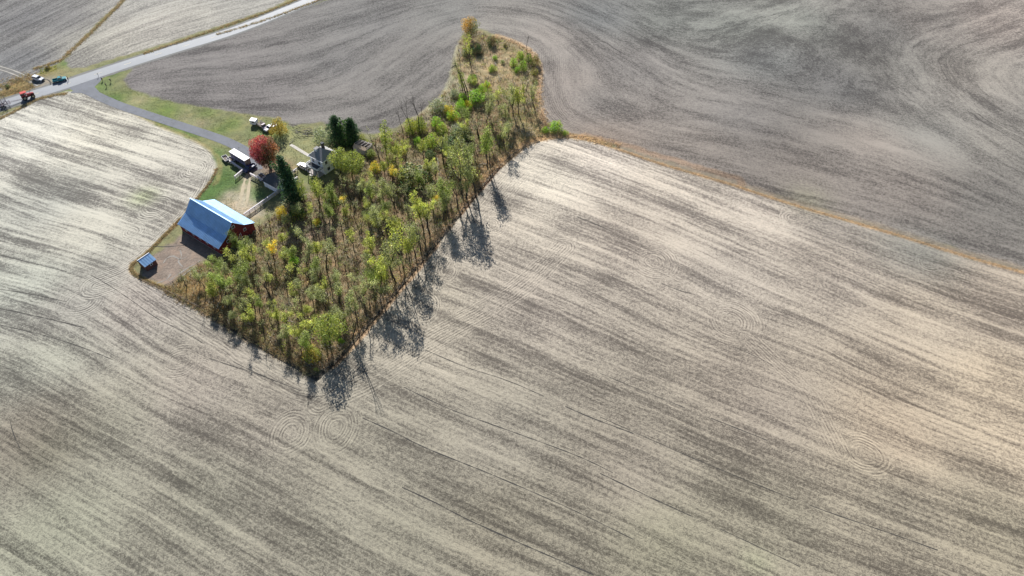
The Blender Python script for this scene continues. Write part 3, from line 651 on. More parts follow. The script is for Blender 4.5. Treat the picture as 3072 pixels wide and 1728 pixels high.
# --- garage under the maple
gar = empty('garage', Vector((-82.2, 186.9, 0))+U2*0+N2*2.85-U2*3.3, TH, 'low garage with dark roof and white walls in the maple shade', 'garage')
dark_roof = M('dark_roofing', (.075, .08, .085), .9, var=.2, scale=.8)
gp1 = [(-3.5, -3.0, 2.6), (3.5, -3.0, 2.6), (3.5, 0, 3.7), (-3.5, 0, 3.7)]; gp2 = [(-3.5, 3.0, 2.6), (3.5, 3.0, 2.6), (3.5, 0, 3.7), (-3.5, 0, 3.7)]
for p in (gp1, gp2): roof_plane(gar, 'roof_slope', p, dark_roof)
for s in (-1, 1):
    wallpoly('gable_wall', [(s*3.3, -2.7, 0), (s*3.3, -2.7, 2.6), (s*3.3, 0, 3.6), (s*3.3, 2.7, 2.6), (s*3.3, 2.7, 0)], white, gar, .12, (s, 0, 0))
    MB().box((0, s*2.66, 1.3), (6.34, .12, 2.6)).build('side_wall', white, gar)
for y in (-1.5, 0, 1.5):
    f = MB().box((3.33, y, 1.9), (.08, .72, .92)).build('window', white, gar); MB().box((3.375, y, 1.9), (.03, .55, .75)).build('pane', glass, f)
MB().box((-3.34, 0, 1.1), (.08, 2.6, 2.1)).build('garage_door', white, gar)
# --- farmhouse
hc = Vector((-68.0, 201.6, 0)); house = empty('farmhouse', hc, TH, 'two-storey white farmhouse with grey hipped roof beside the woodland', 'house')
ez, pz, hh_ = 6.0, 8.7, 3.65
cor = [(-hh_, -hh_, ez), (hh_, -hh_, ez), (hh_, hh_, ez), (-hh_, hh_, ez)]; rA, rB = (-.6, 0, pz), (.6, 0, pz)
for pts in ([cor[0], cor[1], rB, rA], [cor[2], cor[3], rA, rB]): roof_plane(house, 'roof_slope', pts, shingle)
for pts in ([cor[1], cor[2], rB, (rB[0], .001, rB[2])], [cor[3], cor[0], rA, (rA[0], -.001, rA[2])]): roof_plane(house, 'roof_slope', pts, shingle)
for a, b in ((cor[0], cor[1]), (cor[1], cor[2]), (cor[2], cor[3]), (cor[3], cor[0])): MB().bar(Vector(a)+Vector((0, 0, -.08)), Vector(b)+Vector((0, 0, -.08)), .14, .2).build('gutter', white, house)
hw = 3.15
for (cx, cy, dx, dy) in ((0, -hw, 2*hw, .2), (0, hw, 2*hw, .2), (-hw+.1, 0, .2, 2*hw-.2), (hw-.1, 0, .2, 2*hw-.2)): MB().box((cx, cy, ez/2), (dx, dy, ez)).build('wall', white, house)
def hwin(face, u, z, w=.9, h=1.3):
    c, d_ = {'S': ((u, -hw-.12, z), (w, .08, h)), 'E': ((hw+.03, u, z), (.08, w, h)), 'W': ((-hw-.03, u, z), (.08, w, h)), 'N': ((u, hw+.12, z), (w, .08, h))}[face]
    o = MB().box(c, [q+.2 if q > .1 else q for q in d_]).build('window', white, house)
    off = Vector({'S': (0, -.05, 0), 'E': (.05, 0, 0), 'W': (-.05, 0, 0), 'N': (0, .05, 0)}[face]); MB().box(Vector(c)+off, [q if q > .1 else .03 for q in d_]).build('pane', glass, o)
    MB().box(Vector(c)+off*1.5, [(.05 if q == w else q) if q > .1 else .03 for q in d_]).build('mullion', white, o)
for f_ in 'SEWN':
    for u_ in (-1.7, 1.4): hwin(f_, u_, 4.5); 
    if f_ != 'S': hwin(f_, 1.5, 1.6)
hwin('E', -1.2, 1.6, 1.1); MB().box((-.4, -hw-.13, 1.25), (.95, .08, 2.1)).build('door', M('grey_door', (.2, .2, .22)), house)
brick = M('chimney_brick', (.07, .055, .055), .9, var=.3, scale=4)
ch = MB().box((.2, .9, 8.6), (.85, .85, 3.2)).build('chimney', brick, house); MB().box((.2, .9, 10.27), (1.05, 1.05, .16)).build('chimney_cap', dark_roof, ch)
dm = MB().box((-1.3, -.9, 8.0), (1.1, 1.5, .9)).build('dormer', white, house); MB().box((-1.3, -.95, 8.52), (1.4, 1.8, .12)).build('dormer_roof', shingle, dm)
# porch on the yard side: deck, posts, dark roof deck with white rails round it
MB().box((-.3, -4.6, .25), (6.0, 2.7, .3)).build('porch_deck', wood_m, house)
MB().box((-.3, -4.55, 2.9), (6.1, 2.7, .18)).build('porch_roof', dark_roof, house)
for x in (-3.1, -1.2, .7, 2.5): MB().box((x, -5.75, 1.6), (.16, .16, 2.45)).build('porch_post', white, house)
for (a, b) in (((-3.3, -5.85), (2.7, -5.85)), ((-3.3, -5.85), (-3.3, -3.4)), ((2.7, -5.85), (2.7, -3.4))):
    MB().bar((*a, 3.85), (*b, 3.85), .12, .12).build('rail', white, house); MB().bar((*a, 3.12), (*b, 3.12), .1, .1).build('rail', white, house)
    n_ = max(4, int((Vector(a)-Vector(b)).length/.22)); mb = MB()
    for i in range(n_+1): p = Vector((*a, 0)).lerp(Vector((*b, 0)), i/n_); mb.bar((p.x, p.y, 3.1), (p.x, p.y, 3.8), .09)
    mb.build('baluster', white, house, kind='stuff')
MB().box((-.8, -6.4, .12), (1.3, .8, .2)).build('step', conc, house)
MB().box((-3.9, 0, 1.3), (1.4, 2.4, 2.6)).build('side_entry', white, house); roof_plane(house, 'roof_slope', [(-4.8, -1.4, 2.55), (-4.8, 1.4, 2.55), (-3.2, 1.4, 3.1), (-3.2, -1.4, 3.1)], shingle)
# --- roofless shed behind the woodland
p = G(1090, 452); sh2 = empty('ruined_shed', p, TH+.12, 'old shed with pale board roof and bare rafters behind the spruces', 'shed')
tan_m = M('tan_board', (.56, .42, .30), .85, var=.2, scale=1)
roof_plane(sh2, 'roof_slope', [(-2.8, -2.2, 2.3), (2.8, -2.2, 2.3), (2.8, -1.0, 2.9), (-2.8, -1.0, 2.9)], tan_m)
for x in (-2.8, -1.4, 0, 1.4, 2.8): MB().bar((x, -1.0, 2.95), (x, 2.4, 2.5), .14, .16).build('rafter', wood_m, sh2)
MB().bar((-2.9, 2.4, 2.4), (2.9, 2.4, 2.4), .14, .16).build('beam', wood_m, sh2)
for (cx, cy, dx, dy, hz_) in ((0, -2.1, 5.5, .12, 2.25), (-2.7, 0, .12, 4.1, 2.3), (2.7, .2, .12, 4.4, 2.2), (0, 2.4, 5.5, .12, 2.2)): MB().box((cx, cy, hz_/2), (dx, dy, hz_)).build('wall', wood_m, sh2)

# --- fences
def rail_fence(pts, label, cat, h=1.35, mat=white, rails=3, name='board_fence', wd=.18, post=.16, sp=2.4, group=None, wide=None):
    P = [Vector(p) for p in pts]; root = empty(name, P[0], 0, label, cat, group); o0 = P[0]
    for a, b in zip(P[:-1], P[1:]):
        n = max(1, round((b-a).length/sp)); q = [a.lerp(b, i/n)-o0 for i in range(n+1)]
        d = (b-a).normalized(); nn = Vector((-d.y, d.x, 0))
        for i in range(n+(b == P[-1])): MB().bar(q[i], q[i]+Vector((0, 0, h+.06)), post).build('post', mat, root)
        for i in range(n):
            for k in range(rails):
                z = h*(k+1)/rails-.08; s = .012*(((i*3+k) % 3)-1)
                MB().bar(q[i]+nn*(post/2+.03)+Vector((0, 0, z+s)), q[i+1]+nn*(post/2+.03)+Vector((0, 0, z-s)), .06, wd).build('rail', mat, root)
        if wide: 
            for i in range(n): MB().bar(q[i]+Vector((0, 0, h+.1)), q[i+1]+Vector((0, 0, h+.1)), wide, .05).build('cap_board', mat, root)
    return root
fw = M('fence_white', (.62, .58, .60), .8, var=.15, scale=2)
rail_fence([(-103.2, 203.6, 0), (-97.0, 198.6, 0), (-99.0, 194.6, 0)], 'white board fence with a corner beside the dark pickup', 'fence', mat=fw, wide=.5)
rail_fence([(-93.9, 196.4, 0), (-79.6, 186.9, 0)], 'white board fence running past the garage wall', 'fence', mat=fw, wide=.45)
rail_fence([(-76.5, 194.4, 0), (-82.6, 185.8, 0), (-90.5, 174.6, 0)], 'long plank fence along the woodland down to the barn', 'fence', mat=fw, wide=.4, rails=4)
rail_fence(GP([(893,513),(878,524),(868,535)]), 'short broken white fence between the spruce and the porch', 'fence', mat=fw, wide=.3, rails=2)
rail_fence(GP([(497,862),(520,850),(545,833)]), 'low grey rail fence at the barnyard corner', 'fence', h=.9, mat=oldwood, rails=2, wd=.12)
wire = M('wire_post', (.22, .17, .13), .9)
rail_fence(GP([(425,843),(470,864),(540,893),(600,925)]), 'thin wire fence along the bottom field edge below the yard', 'fence', h=1.0, mat=wire, rails=2, wd=.035, post=.1, sp=4)

# ------------------------------------------------------------------ vehicles
rubber = M('tyre_rubber', (.02, .02, .02), .9, var=.2); chrome = M('rim_metal', (.5, .5, .5), .35, .8, var=.1); lampw = M('lamp_glass', (.7, .7, .66), .2); lampr = M('tail_glass', (.35, .02, .02), .25)
grey_p = M('grey_plastic', (.05, .05, .055), .6)
def paint_mat(name, col, rough=.3): return M(name, col, rough, .0, var=.06, scale=1., spec=.6)
def wheels(root, xs, y, r, w, dual=False, rim=chrome):
    for x in xs:
        for s in (-1, 1):
            ww = MB().cyl((x, s*y, r), r, w, 'y', 20).build('wheel', rubber, root); MB().cyl((x, s*(y+w*.42), r), r*.55, w*.25, 'y', 14).build('rim', rim, ww)
def shrinker(W, z0, z1, k): return lambda x, z: 1-(1-k)*min(1, max(0, (z-z0)/(z1-z0)))
def suv(loc, rz, col, label, L=5.0, W=1.95, name='parked_car', cat='car'):
    r = empty(name, loc, rz, label, cat); k = L/5.; pm = paint_mat('paint_%d%d%d' % tuple(int(c*99) for c in col), col); X_ = lambda q: [(a*k, b) for a, b in q]
    MB().prism(X_([(-2.45, .42), (-2.1, .32), (2.2, .32), (2.42, .45), (2.48, .75), (2.38, .98), (1.3, 1.12), (-2.3, 1.14), (-2.48, .95)]), -W/2, W/2, lambda x, z: 1-.05*(z > 1)-.06*(abs(x) > 2.3*k)).build('body', pm, r)
    MB().prism(X_([(-2.28, 1.13), (1.15, 1.11), (.42, 1.68), (-2.05, 1.7)]), -W/2*.93, W/2*.93, shrinker(W, 1.1, 1.7, .82)).build('window_glass', glass, r)
    MB().prism(X_([(-2.16, 1.69), (.42, 1.67), (.3, 1.77), (-2.05, 1.79)]), -W/2*.79, W/2*.79).build('roof', pm, r)
    mb = MB()
    for s in (-1, 1):
        for (x0, x1) in ((1.2, .42), (.1, .0), (-1.1, -1.1), (-2.3, -2.06)): mb.bar((x0*k, s*W/2*.945, 1.1), (x1*k, s*W/2*.79, 1.7), .09, .06)
    mb.build('pillar', pm, r)
    for s in (-1, 1):
        MB().box((2.42*k, s*.68, .78), (.08, .36, .18)).build('headlight', lampw, r); MB().box((-2.47*k, s*.78, .92), (.06, .2, .34)).build('tail_light', lampr, r); MB().box((.95*k, s*(W/2+.1), 1.12), (.14, .18, .14)).build('mirror', pm, r)
    MB().box((2.5*k, 0, .5), (.12, W*.9, .2)).build('bumper', grey_p, r); MB().box((-2.5*k, 0, .5), (.12, W*.9, .2)).build('bumper', grey_p, r); MB().box((2.47*k, 0, .78), (.05, .85, .2)).build('grille', grey_p, r)
    wheels(r, (1.5*k, -1.45*k), W/2-.14, .37, .26); return r
def pickup(loc, rz, col, label, L=5.4, W=1.95, name='pickup_truck', cat='pickup truck', bedcol=None):
    r = empty(name, loc, rz, label, cat); k = L/5.4; pm = paint_mat('paint_%d%d%d' % tuple(int(c*99) for c in col), col); X_ = lambda q: [(a*k, b) for a, b in q]
    MB().prism(X_([(-.55, .42), (2.45, .42), (2.66, .55), (2.68, .95), (2.5, 1.1), (1.25, 1.18), (-.55, 1.2)]), -W/2, W/2, lambda x, z: 1-.06*(z > 1.05)-.05*(x > 2.4*k)).build('body', pm, r)
    MB().prism(X_([(-.5, 1.19), (1.22, 1.17), (.62, 1.72), (-.38, 1.74)]), -W/2*.93, W/2*.93, shrinker(W, 1.15, 1.75, .83)).build('window_glass', glass, r)
    MB().prism(X_([(-.44, 1.73), (.66, 1.71), (.55, 1.81), (-.34, 1.83)]), -W/2*.8, W/2*.8).build('roof', pm, r)
    mb = MB()
    for s in (-1, 1):
        for (x0, x1) in ((1.24, .63), (.2, .1), (-.5, -.38)): mb.bar((x0*k, s*W/2*.945, 1.16), (x1*k, s*W/2*.8, 1.74), .09, .06)
    mb.build('pillar', pm, r)
    bed = MB().box((-1.65*k, 0, .68), (2.1*k, W-.1, .1)).box((-1.65*k, W/2-.06, .9), (2.1*k, .11, .6)).box((-1.65*k, -W/2+.06, .9), (2.1*k, .11, .6)).box((-.63*k, 0, .9), (.1, W-.25, .6)).build('bed', pm, r)
    MB().box((-2.68*k, 0, .9), (.09, W-.05, .58)).build('tailgate', pm, r)
    for s in (-1, 1):
        MB().box((2.66*k, s*.72, .84), (.07, .34, .2)).build('headlight', lampw, r); MB().box((-2.73*k, s*.88, .92), (.06, .14, .3)).build('tail_light', lampr, r); MB().box((1.05*k, s*(W/2+.1), 1.2), (.14, .18, .16)).build('mirror', pm, r)
    MB().box((2.72*k, 0, .52), (.14, W*.95, .2)).build('bumper', chrome, r); MB().box((-2.78*k, 0, .55), (.12, W*.9, .16)).build('bumper', chrome, r); MB().box((2.69*k, 0, .84), (.05, 1.0, .22)).build('grille', grey_p, r)
    wheels(r, (1.75*k, -1.75*k), W/2-.13, .39, .26); return r
def g0(px, py): return G(px, py)
suv(G(117, 240), R(-20), (.72, .74, .80), 'white passenger van parked on the dirt track above the road', 5.2)
pickup(G(181, 243), R(28), (.02, .22, .26), 'teal pickup truck parked on the road shoulder beside a standing person', 5.2)
suv(Vector((-75.9, 201.2, 0)), R(180-36), (.78, .76, .76), 'white car parked against the farmhouse porch', 5.2)
pickup(Vector((-95.2, 200.2, 0)), R(-124), (.02, .035, .12), 'dark blue pickup truck parked at the white fence corner', 5.4)
pickup(G(812, 388), R(-128), (.62, .60, .66), 'white junk pickup beside the orange bush', 5.2)
# rusty flatbed behind it
def flatbed(loc, rz):
    r = empty('flatbed_truck', loc, rz, 'old pinkish grey flatbed truck left in the grass above the maple', 'truck'); pm = M('faded_pink', (.42, .34, .38), .6)
    MB().prism([(.3, .5), (2.6, .5), (2.75, .8), (2.6, 1.25), (1.5, 1.35), (.3, 1.4)], -.85, .85, lambda x, z: 1-.1*(x > 2.4)).build('body', pm, r)
    MB().prism([(.3, 1.38), (1.45, 1.35), (1.15, 1.95), (.4, 1.97)], -.8, .8, shrinker(1.6, 1.35, 1.95, .85)).build('window_glass', glass, r); MB().prism([(.36, 1.96), (1.2, 1.94), (1.1, 2.05), (.42, 2.07)], -.7, .7).build('roof', pm, r)
    for s in (-1, 1): MB().tube([(2.5, s*.95, .45), (2.3, s*.95, .85), (1.9, s*.95, .95), (1.4, s*.95, .6)], .13, 6).build('fender', pm, r); MB().cyl((2.72, s*.55, .95), .14, .1, 'x', 10).build('headlight', lampw, r)
    MB().box((-1.4, 0, .95), (3.3, 2.1, .12)).build('bed', oldwood, r); mb = MB()
    for s in (-1, 1):
        for i in range(5): mb.bar((-3.0+i*.8, s*1.0, 1.0), (-3.0+i*.8, s*1.0, 1.75), .08)
        mb.bar((-3.0, s*1.0, 1.7), (.2, s*1.0, 1.7), .06, .16); mb.bar((-3.0, s*1.0, 1.35), (.2, s*1.0, 1.35), .06, .14)
    mb.build('stake_side', wood_m, r); wheels(r, (1.9, -2.0), .85, .42, .25); return r
flatbed(G(790, 383), R(-42))
# box trailer
tr = empty('box_trailer', Vector((-99.2, 204.3, 0)), R(-38), 'long white-roofed box trailer parked beside the fence corner', 'trailer'); tw = M('trailer_white', (.80, .78, .80), .45, var=.06); td = M('trailer_shaded_side', (.16, .15, .26), .6, var=.2)  # white box; the dark blue side colour has its shade painted in
MB().box((0, 0, 2.25), (9.0, 2.3, 2.5)).build('box', td, tr); MB().box((0, 0, 3.54), (9.1, 2.42, .1)).build('roof', tw, tr); MB().box((0, 0, .9), (8.8, 1.4, .18)).build('chassis', grey_p, tr)
for x in (-4.53, 4.53): MB().box((x, -.57, 2.25), (.06, 1.05, 2.3)).build('door', M('tan_door', (.25, .22, .18)), tr); MB().box((x, .57, 2.25), (.06, 1.05, 2.3)).build('door', M('tan_door', (.25, .22, .18)), tr)
MB().bar((4.5, 0, .85), (6.0, 0, .6), .18).build('tow_bar', grey_p, tr); wheels(tr, (-1.2, -2.2), .95, .42, .26)
for x in (-3, -1, 1, 3): MB().box((x, -1.17, 2.6), (1.0, .05, .7)).build('vent_panel', grey_p, tr)
# white camper shell
cp = empty('camper', G(764, 373), R(-10), 'small white camper box standing alone on the grass', 'camper')
MB().prism([(-1.1, .55), (1.1, .55), (1.35, 1.3), (1.2, 2.2), (-1.1, 2.35)], -1.05, 1.05, lambda x, z: 1-.08*(z > 2)).build('body', tw, cp); MB().box((-1.13, .2, 1.4), (.05, .7, 1.5)).build('door', white, cp); MB().box((.2, -1.05, 1.6), (.8, .05, .5)).build('window', glass, cp)
MB().bar((1.1, 0, .5), (2.2, 0, .45), .12).build('tow_bar', grey_p, cp); wheels(cp, (-.1,), .95, .33, .2)
# utility trailers
def cart(loc, rz, label, col=(.6, .58, .60), L=3.6):
    r = empty('utility_trailer', loc, rz, label, 'trailer'); m = M('cart_paint', col, .5)
    MB().box((0, 0, .6), (L, 1.8, .1)).build('floor', oldwood, r)
    for s in (-1, 1): MB().box((0, s*.88, .85), (L, .08, .45)).build('side_board', m, r); MB().box((s*L/2, 0, .85), (.08, 1.7, .45)).build('end_board', m, r)
    MB().bar((L/2, -.5, .55), (L/2+1.2, 0, .5), .1).bar((L/2, .5, .55), (L/2+1.2, 0, .5), .1).build('tow_bar', grey_p, r); wheels(r, (0,), .98, .32, .2); return r
cart(G(679, 480), R(-52), 'white open trailer at the far end of the fence on the grass'); cart(G(695, 483), R(-30), 'open trailer between the box trailer and the grass', L=3.0)
cart(G(786, 533), R(-40), 'small open trailer in the maple shade by the garage', (.4, .4, .42), 2.6)
bk = empty('water_trough', G(703, 487), 0, 'round pale water trough in the shade of the box trailer', 'trough'); MB().cyl((0, 0, .3), .55, .6, n=18).build('tank', conc, bk); MB().cyl((0, 0, .58), .48, .06, n=18).build('water', glass, bk)
# chairs and clutter by the porch
for i, (px, py, lab) in enumerate(((884, 513, 'dark round barbecue beside the porch corner'),)):
    q = empty('barbecue', G(px+1, py+6), 0, lab, 'barbecue'); MB().cyl((0, 0, .85), .45, .5, n=14, r2=.3).build('bowl', grey_p, q)
    for k in range(3): a = 2.1*k; MB().bar((.35*math.cos(a), .35*math.sin(a), 0), (.15*math.cos(a), .15*math.sin(a), .7), .05).build('leg', chrome, q)
# tractor
def tractor(loc, rz):
    r = empty('tractor', loc, rz, 'red tractor with a canopy driving along the road', 'tractor'); rd = paint_mat('tractor_red', (.30, .022, .03)); dk = M('tractor_dark', (.045, .02, .04), .5)
    can = paint_mat('canopy_red', (.55, .07, .05))
    MB().prism([(.5, 1.15), (2.9, 1.05), (3.05, 1.25), (3.0, 1.85), (2.8, 2.0), (.5, 2.15)], -.48, .48, lambda x, z: 1-.12*(z > 1.8)).build('hood', rd, r)
    MB().box((3.04, 0, 1.5), (.08, .8, .6)).build('grille', grey_p, r); MB().box((.9, 0, .95), (4.2, .6, .55)).build('chassis', dk, r)
    for s in (-1, 1):
        MB().box((3.07, s*.28, 1.72), (.06, .2, .12)).build('headlight', lampw, r)
        MB().tube([(.25, s*1.0, 1.2), (0, s*1.0, 1.9), (-.6, s*1.0, 2.15), (-1.3, s*1.0, 2.0), (-1.7, s*1.0, 1.5)], .2, 6).build('fender', rd, r)
        for x in (-1.35, .45): MB().bar((x, s*.72, 1.6), (x*.9, s*.7, 3.0), .09).build('canopy_post', grey_p, r)
    MB().prism([(-1.6, 3.0), (.75, 3.0), (.65, 3.14), (-1.45, 3.16)], -.95, .95, lambda x, z: 1-.08*(z > 3.1)).build('canopy', can, r)
    MB().box((-.7, 0, 1.5), (.6, .6, .16)).box((-1.0, 0, 1.85), (.14, .6, .7)).build('seat', grey_p, r); MB().tube([(.1, 0, 1.7), (-.05, 0, 2.05)], .04).cyl((-.07, 0, 2.07), .24, .04, n=14).build('steering_wheel', grey_p, r)
    MB().tube([(1.9, .3, 2.0), (1.9, .3, 2.95)], .06, 8).build('exhaust', grey_p, r)
    for s in (-1, 1):
        MB().tube([(.2, s*.75, .9), (.45, s*.85, .65)], .06).build('step', grey_p, r)
        for (x, rad, w, nm) in ((-.75, .95, .55, 'rear'), (2.25, .78, .48, 'front')):
            wl_ = MB().cyl((x, s*(.95 if rad > .9 else .9), rad), rad*.95, w, 'y', 24).build('wheel', rubber, r); mb = MB()
            for i in range(18):
                a = 2*math.pi*i/18; mb.box((x+rad*.96*math.cos(a), s*.93, rad+rad*.96*math.sin(a)), (.06, w, .12), ry=-a)
            mb.build('tread', rubber, wl_); MB().cyl((x, s*(.95+w*.46), rad), rad*.52, .1, 'y', 16).build('rim', chrome, wl_)
    MB().bar((-1.2, 0, .6), (-2.3, 0, .55), .14).build('tow_bar', grey_p, r)
tp_ = G(83, 297); rdir = (G(110, 281)-G(26, 308)); ra = math.atan2(rdir.y, rdir.x); tractor(Vector((tp_.x, tp_.y, .1)), ra)
def cultivator(loc, rz):
    r = empty('cultivator', loc, rz, 'folded cultivator with many tines towed behind the tractor', 'cultivator'); fm = M('implement_grey', (.14, .13, .17), .6, var=.3); pm = M('implement_plum', (.12, .07, .09), .6, var=.3)
    for y in (-1.2, -.4, .4, 1.2): MB().bar((-3.2, y, 1.0), (2.6, y, 1.0), .14).build('frame_bar', fm, r)
    for x in (-3.2, -1.7, -.2, 1.3, 2.6): MB().bar((x, -1.6, 1.12), (x, 1.6, 1.12), .12).build('cross_bar', pm, r)
    for s in (-1, 1):
        for x in (-3.0, -1.5, 0, 1.5): MB().bar((x, s*1.6, 1.1), (x, s*1.95, 3.2), .13).build('wing_bar', pm, r)
        for z in (1.5, 2.2, 2.9): MB().bar((-3.2, s*(1.6+.35*(z-1.1)/2.1), z), (1.8, s*(1.6+.35*(z-1.1)/2.1), z), .1).build('wing_rail', fm, r)
        for i in range(7):
            for z in (1.6, 2.3, 3.0):
                x = -3.0+i*.75; MB().tube([(x, s*1.8, z), (x+.15, s*(1.8+.35), z+.1), (x-.1, s*2.35, z-.15)], .035, 5).build('tine', fm, r)
        MB().bar((2.5, s*.5, 1.0), (6.6, s*.08, .6), .12).build('hitch_beam', fm, r)
        MB().box((1.0, s*.9, 1.5), (.7, .5, .35)).build('hydraulic_box', tw, r)
    for i in range(8):
        for y in (-1.0, 0, 1.0): x = -3.0+i*.75; MB().tube([(x, y, 1.0), (x+.25, y, .6), (x, y, .25)], .035, 5).build('tine', fm, r)
    wheels(r, (-.8, .1), 1.25, .42, .26)
cp_ = Vector((tp_.x, tp_.y, .1))-Vector((math.cos(ra), math.sin(ra), 0))*8.8; cultivator(cp_, ra)
# roadside things
mbx = empty('utility_box', G(142, 204), .3, 'small pale box among the tawny roadside brush', 'box'); MB().box((0, 0, .5), (.8, .6, 1.)).build('cabinet', tw, mbx); MB().box((0, -.32, .5), (.6, .03, .8)).build('door', conc, mbx)
st = empty('sign_post', G(296, 229), 0, 'thin post at the road edge near the lane mouth', 'post'); MB().bar((0, 0, 0), (0, 0, 1.3), .1).build('post', wood_m, st); MB().box((0, 0, 1.35), (.25, .55, .3)).build('letter_box', conc, st)

# ------------------------------------------------------------------ people
skin_m = M('skin', (.45, .28, .21), .6); 
def skin_mesh(name, verts, edges, radii, mat, parent, sub=1):
    me = bpy.data.meshes.new(name); me.from_pydata(verts, edges, []); o = bpy.data.objects.new(name, me); C.objects.link(o); o.parent = parent
    o.modifiers.new('skin', 'SKIN'); sv = me.skin_vertices[0].data if me.skin_vertices else None
    if sv is None:
        bpy.context.view_layer.objects.active = o; me.skin_vertices  # created with the modifier
    for i, q in enumerate(radii): me.skin_vertices[0].data[i].radius = q if isinstance(q, tuple) else (q, q)
    me.skin_vertices[0].data[0].use_root = True
    s = o.modifiers.new('sub', 'SUBSURF'); s.levels = sub; s.render_levels = sub; me.materials.append(mat)
    return o
def person(loc, rz, label, shirt, trousers, hair, hat=None, arms='down', h=1.75, holds=None):
    r = empty('person', loc, rz, label, 'person'); k = h/1.75
    V = [(0, 0, .95), (0, 0, 1.15), (0, 0, 1.38), (0, 0, 1.5), (.01, 0, 1.58), (.02, 0, 1.66), (.01, 0, 1.73)]
    E_ = [(i, i+1) for i in range(6)]; Rr = [(.15, .12), (.14, .11), (.17, .12), (.06, .06), (.075, .07), (.1, .085), (.06, .055)]
    for s in (-1, 1):
        a = len(V); up = arms == 'up'
        V += [(0, s*.19, 1.42), (.03, s*.25, 1.15), ((.22 if up else .1), s*(.2 if up else .27), (1.2 if up else .92)), ((.27 if up else .13), s*(.17 if up else .27), (1.22 if up else .84))]
        E_ += [(2, a), (a, a+1), (a+1, a+2), (a+2, a+3)]; Rr += [(.065, .06), (.05, .05), (.035, .035), (.04, .025)]
        for f in range(5):
            V.append((V[a+3][0]+.03+.01*(f != 0), V[a+3][1]+(f-2)*.018, V[a+3][2]-.07+.01*abs(f-2))); E_.append((a+3, len(V)-1)); Rr.append((.009, .009))
        b = len(V); st_ = .09*s
        V += [(0, s*.1, .88), (.02, s*.11+.0, .5), (-.02, s*.12, .1), (.14, s*.13, .04)]; E_ += [(0, b), (b, b+1), (b+1, b+2), (b+2, b+3)]; Rr += [(.095, .09), (.065, .062), (.045, .045), (.045, .035)]
    V = [(x*k, y*k, z*k) for x, y, z in V]
    skin_mesh('body', V, E_, Rr, skin_m, r)
    # clothes: slightly larger skins over the same joints
    SV = [(0, 0, .98), (0, 0, 1.15), (0, 0, 1.4)]; SE = [(0, 1), (1, 2)]; SR = [(.18, .15), (.165, .135), (.185, .14)]
    TV = [(0, 0, .97)]; TE = []; TR_ = [(.17, .145)]
    for s in (-1, 1):
        a = len(SV); up = arms == 'up'; SV += [(0, s*.19, 1.42), (.03, s*.25, 1.15), ((.18 if up else .09), s*(.2 if up else .27), (1.19 if up else .96))]; SE += [(2, a), (a, a+1), (a+1, a+2)]; SR += [(.085, .08), (.07, .07), (.055, .055)]
        b = len(TV); TV += [(0, s*.1, .88), (.02, s*.11, .5), (-.02, s*.12, .12)]; TE += [(0, b), (b, b+1), (b+1, b+2)]; TR_ += [(.115, .11), (.085, .08), (.07, .068)]
    skin_mesh('shirt', [(x*k, y*k, z*k) for x, y, z in SV], SE, SR, M('cloth_%d%d%d' % tuple(int(c*99) for c in shirt), shirt, .9), r)
    skin_mesh('trousers', [(x*k, y*k, z*k) for x, y, z in TV], TE, TR_, M('cloth_%d%d%d' % tuple(int(c*99) for c in trousers), trousers, .9), r)
    import bmesh
    bm = bmesh.new(); bmesh.ops.create_uvsphere(bm, u_segments=10, v_segments=8, radius=.105*k); me = bpy.data.meshes.new('hair'); bm.to_mesh(me); bm.free(); me.materials.append(M('hair_%d' % int(hair[0]*999), hair, .9))
    o = bpy.data.objects.new('hair', me); C.objects.link(o); o.parent = r; o.location = (-.02*k, 0, 1.69*k)
    if hat: MB().cyl((0, 0, 1.76*k), .2, .03, n=14).cyl((0, 0, 1.82*k), .11, .12, n=12, r2=.09).build('hat', M('hat_straw', hat, .9), r)
    return r
person(G(206, 241), R(200), 'person in dark clothes standing at the nose of the teal pickup', (.02, .02, .03), (.02, .025, .04), (.03, .02, .015), h=1.85)
person(G(308, 243), R(80), 'person in black on the grass nearest the road', (.015, .015, .02), (.015, .015, .02), (.02, .015, .01))
person(G(320, 260), R(100), 'person with reddish hair and dark trousers on the grass by the lane', (.12, .11, .12), (.02, .02, .025), (.12, .03, .015), arms='up')
person(G(333, 246), R(120), 'person in a pale straw hat standing beside the ploughed field', (.12, .13, .16), (.03, .04, .06), (.4, .35, .3), hat=(.62, .56, .45))
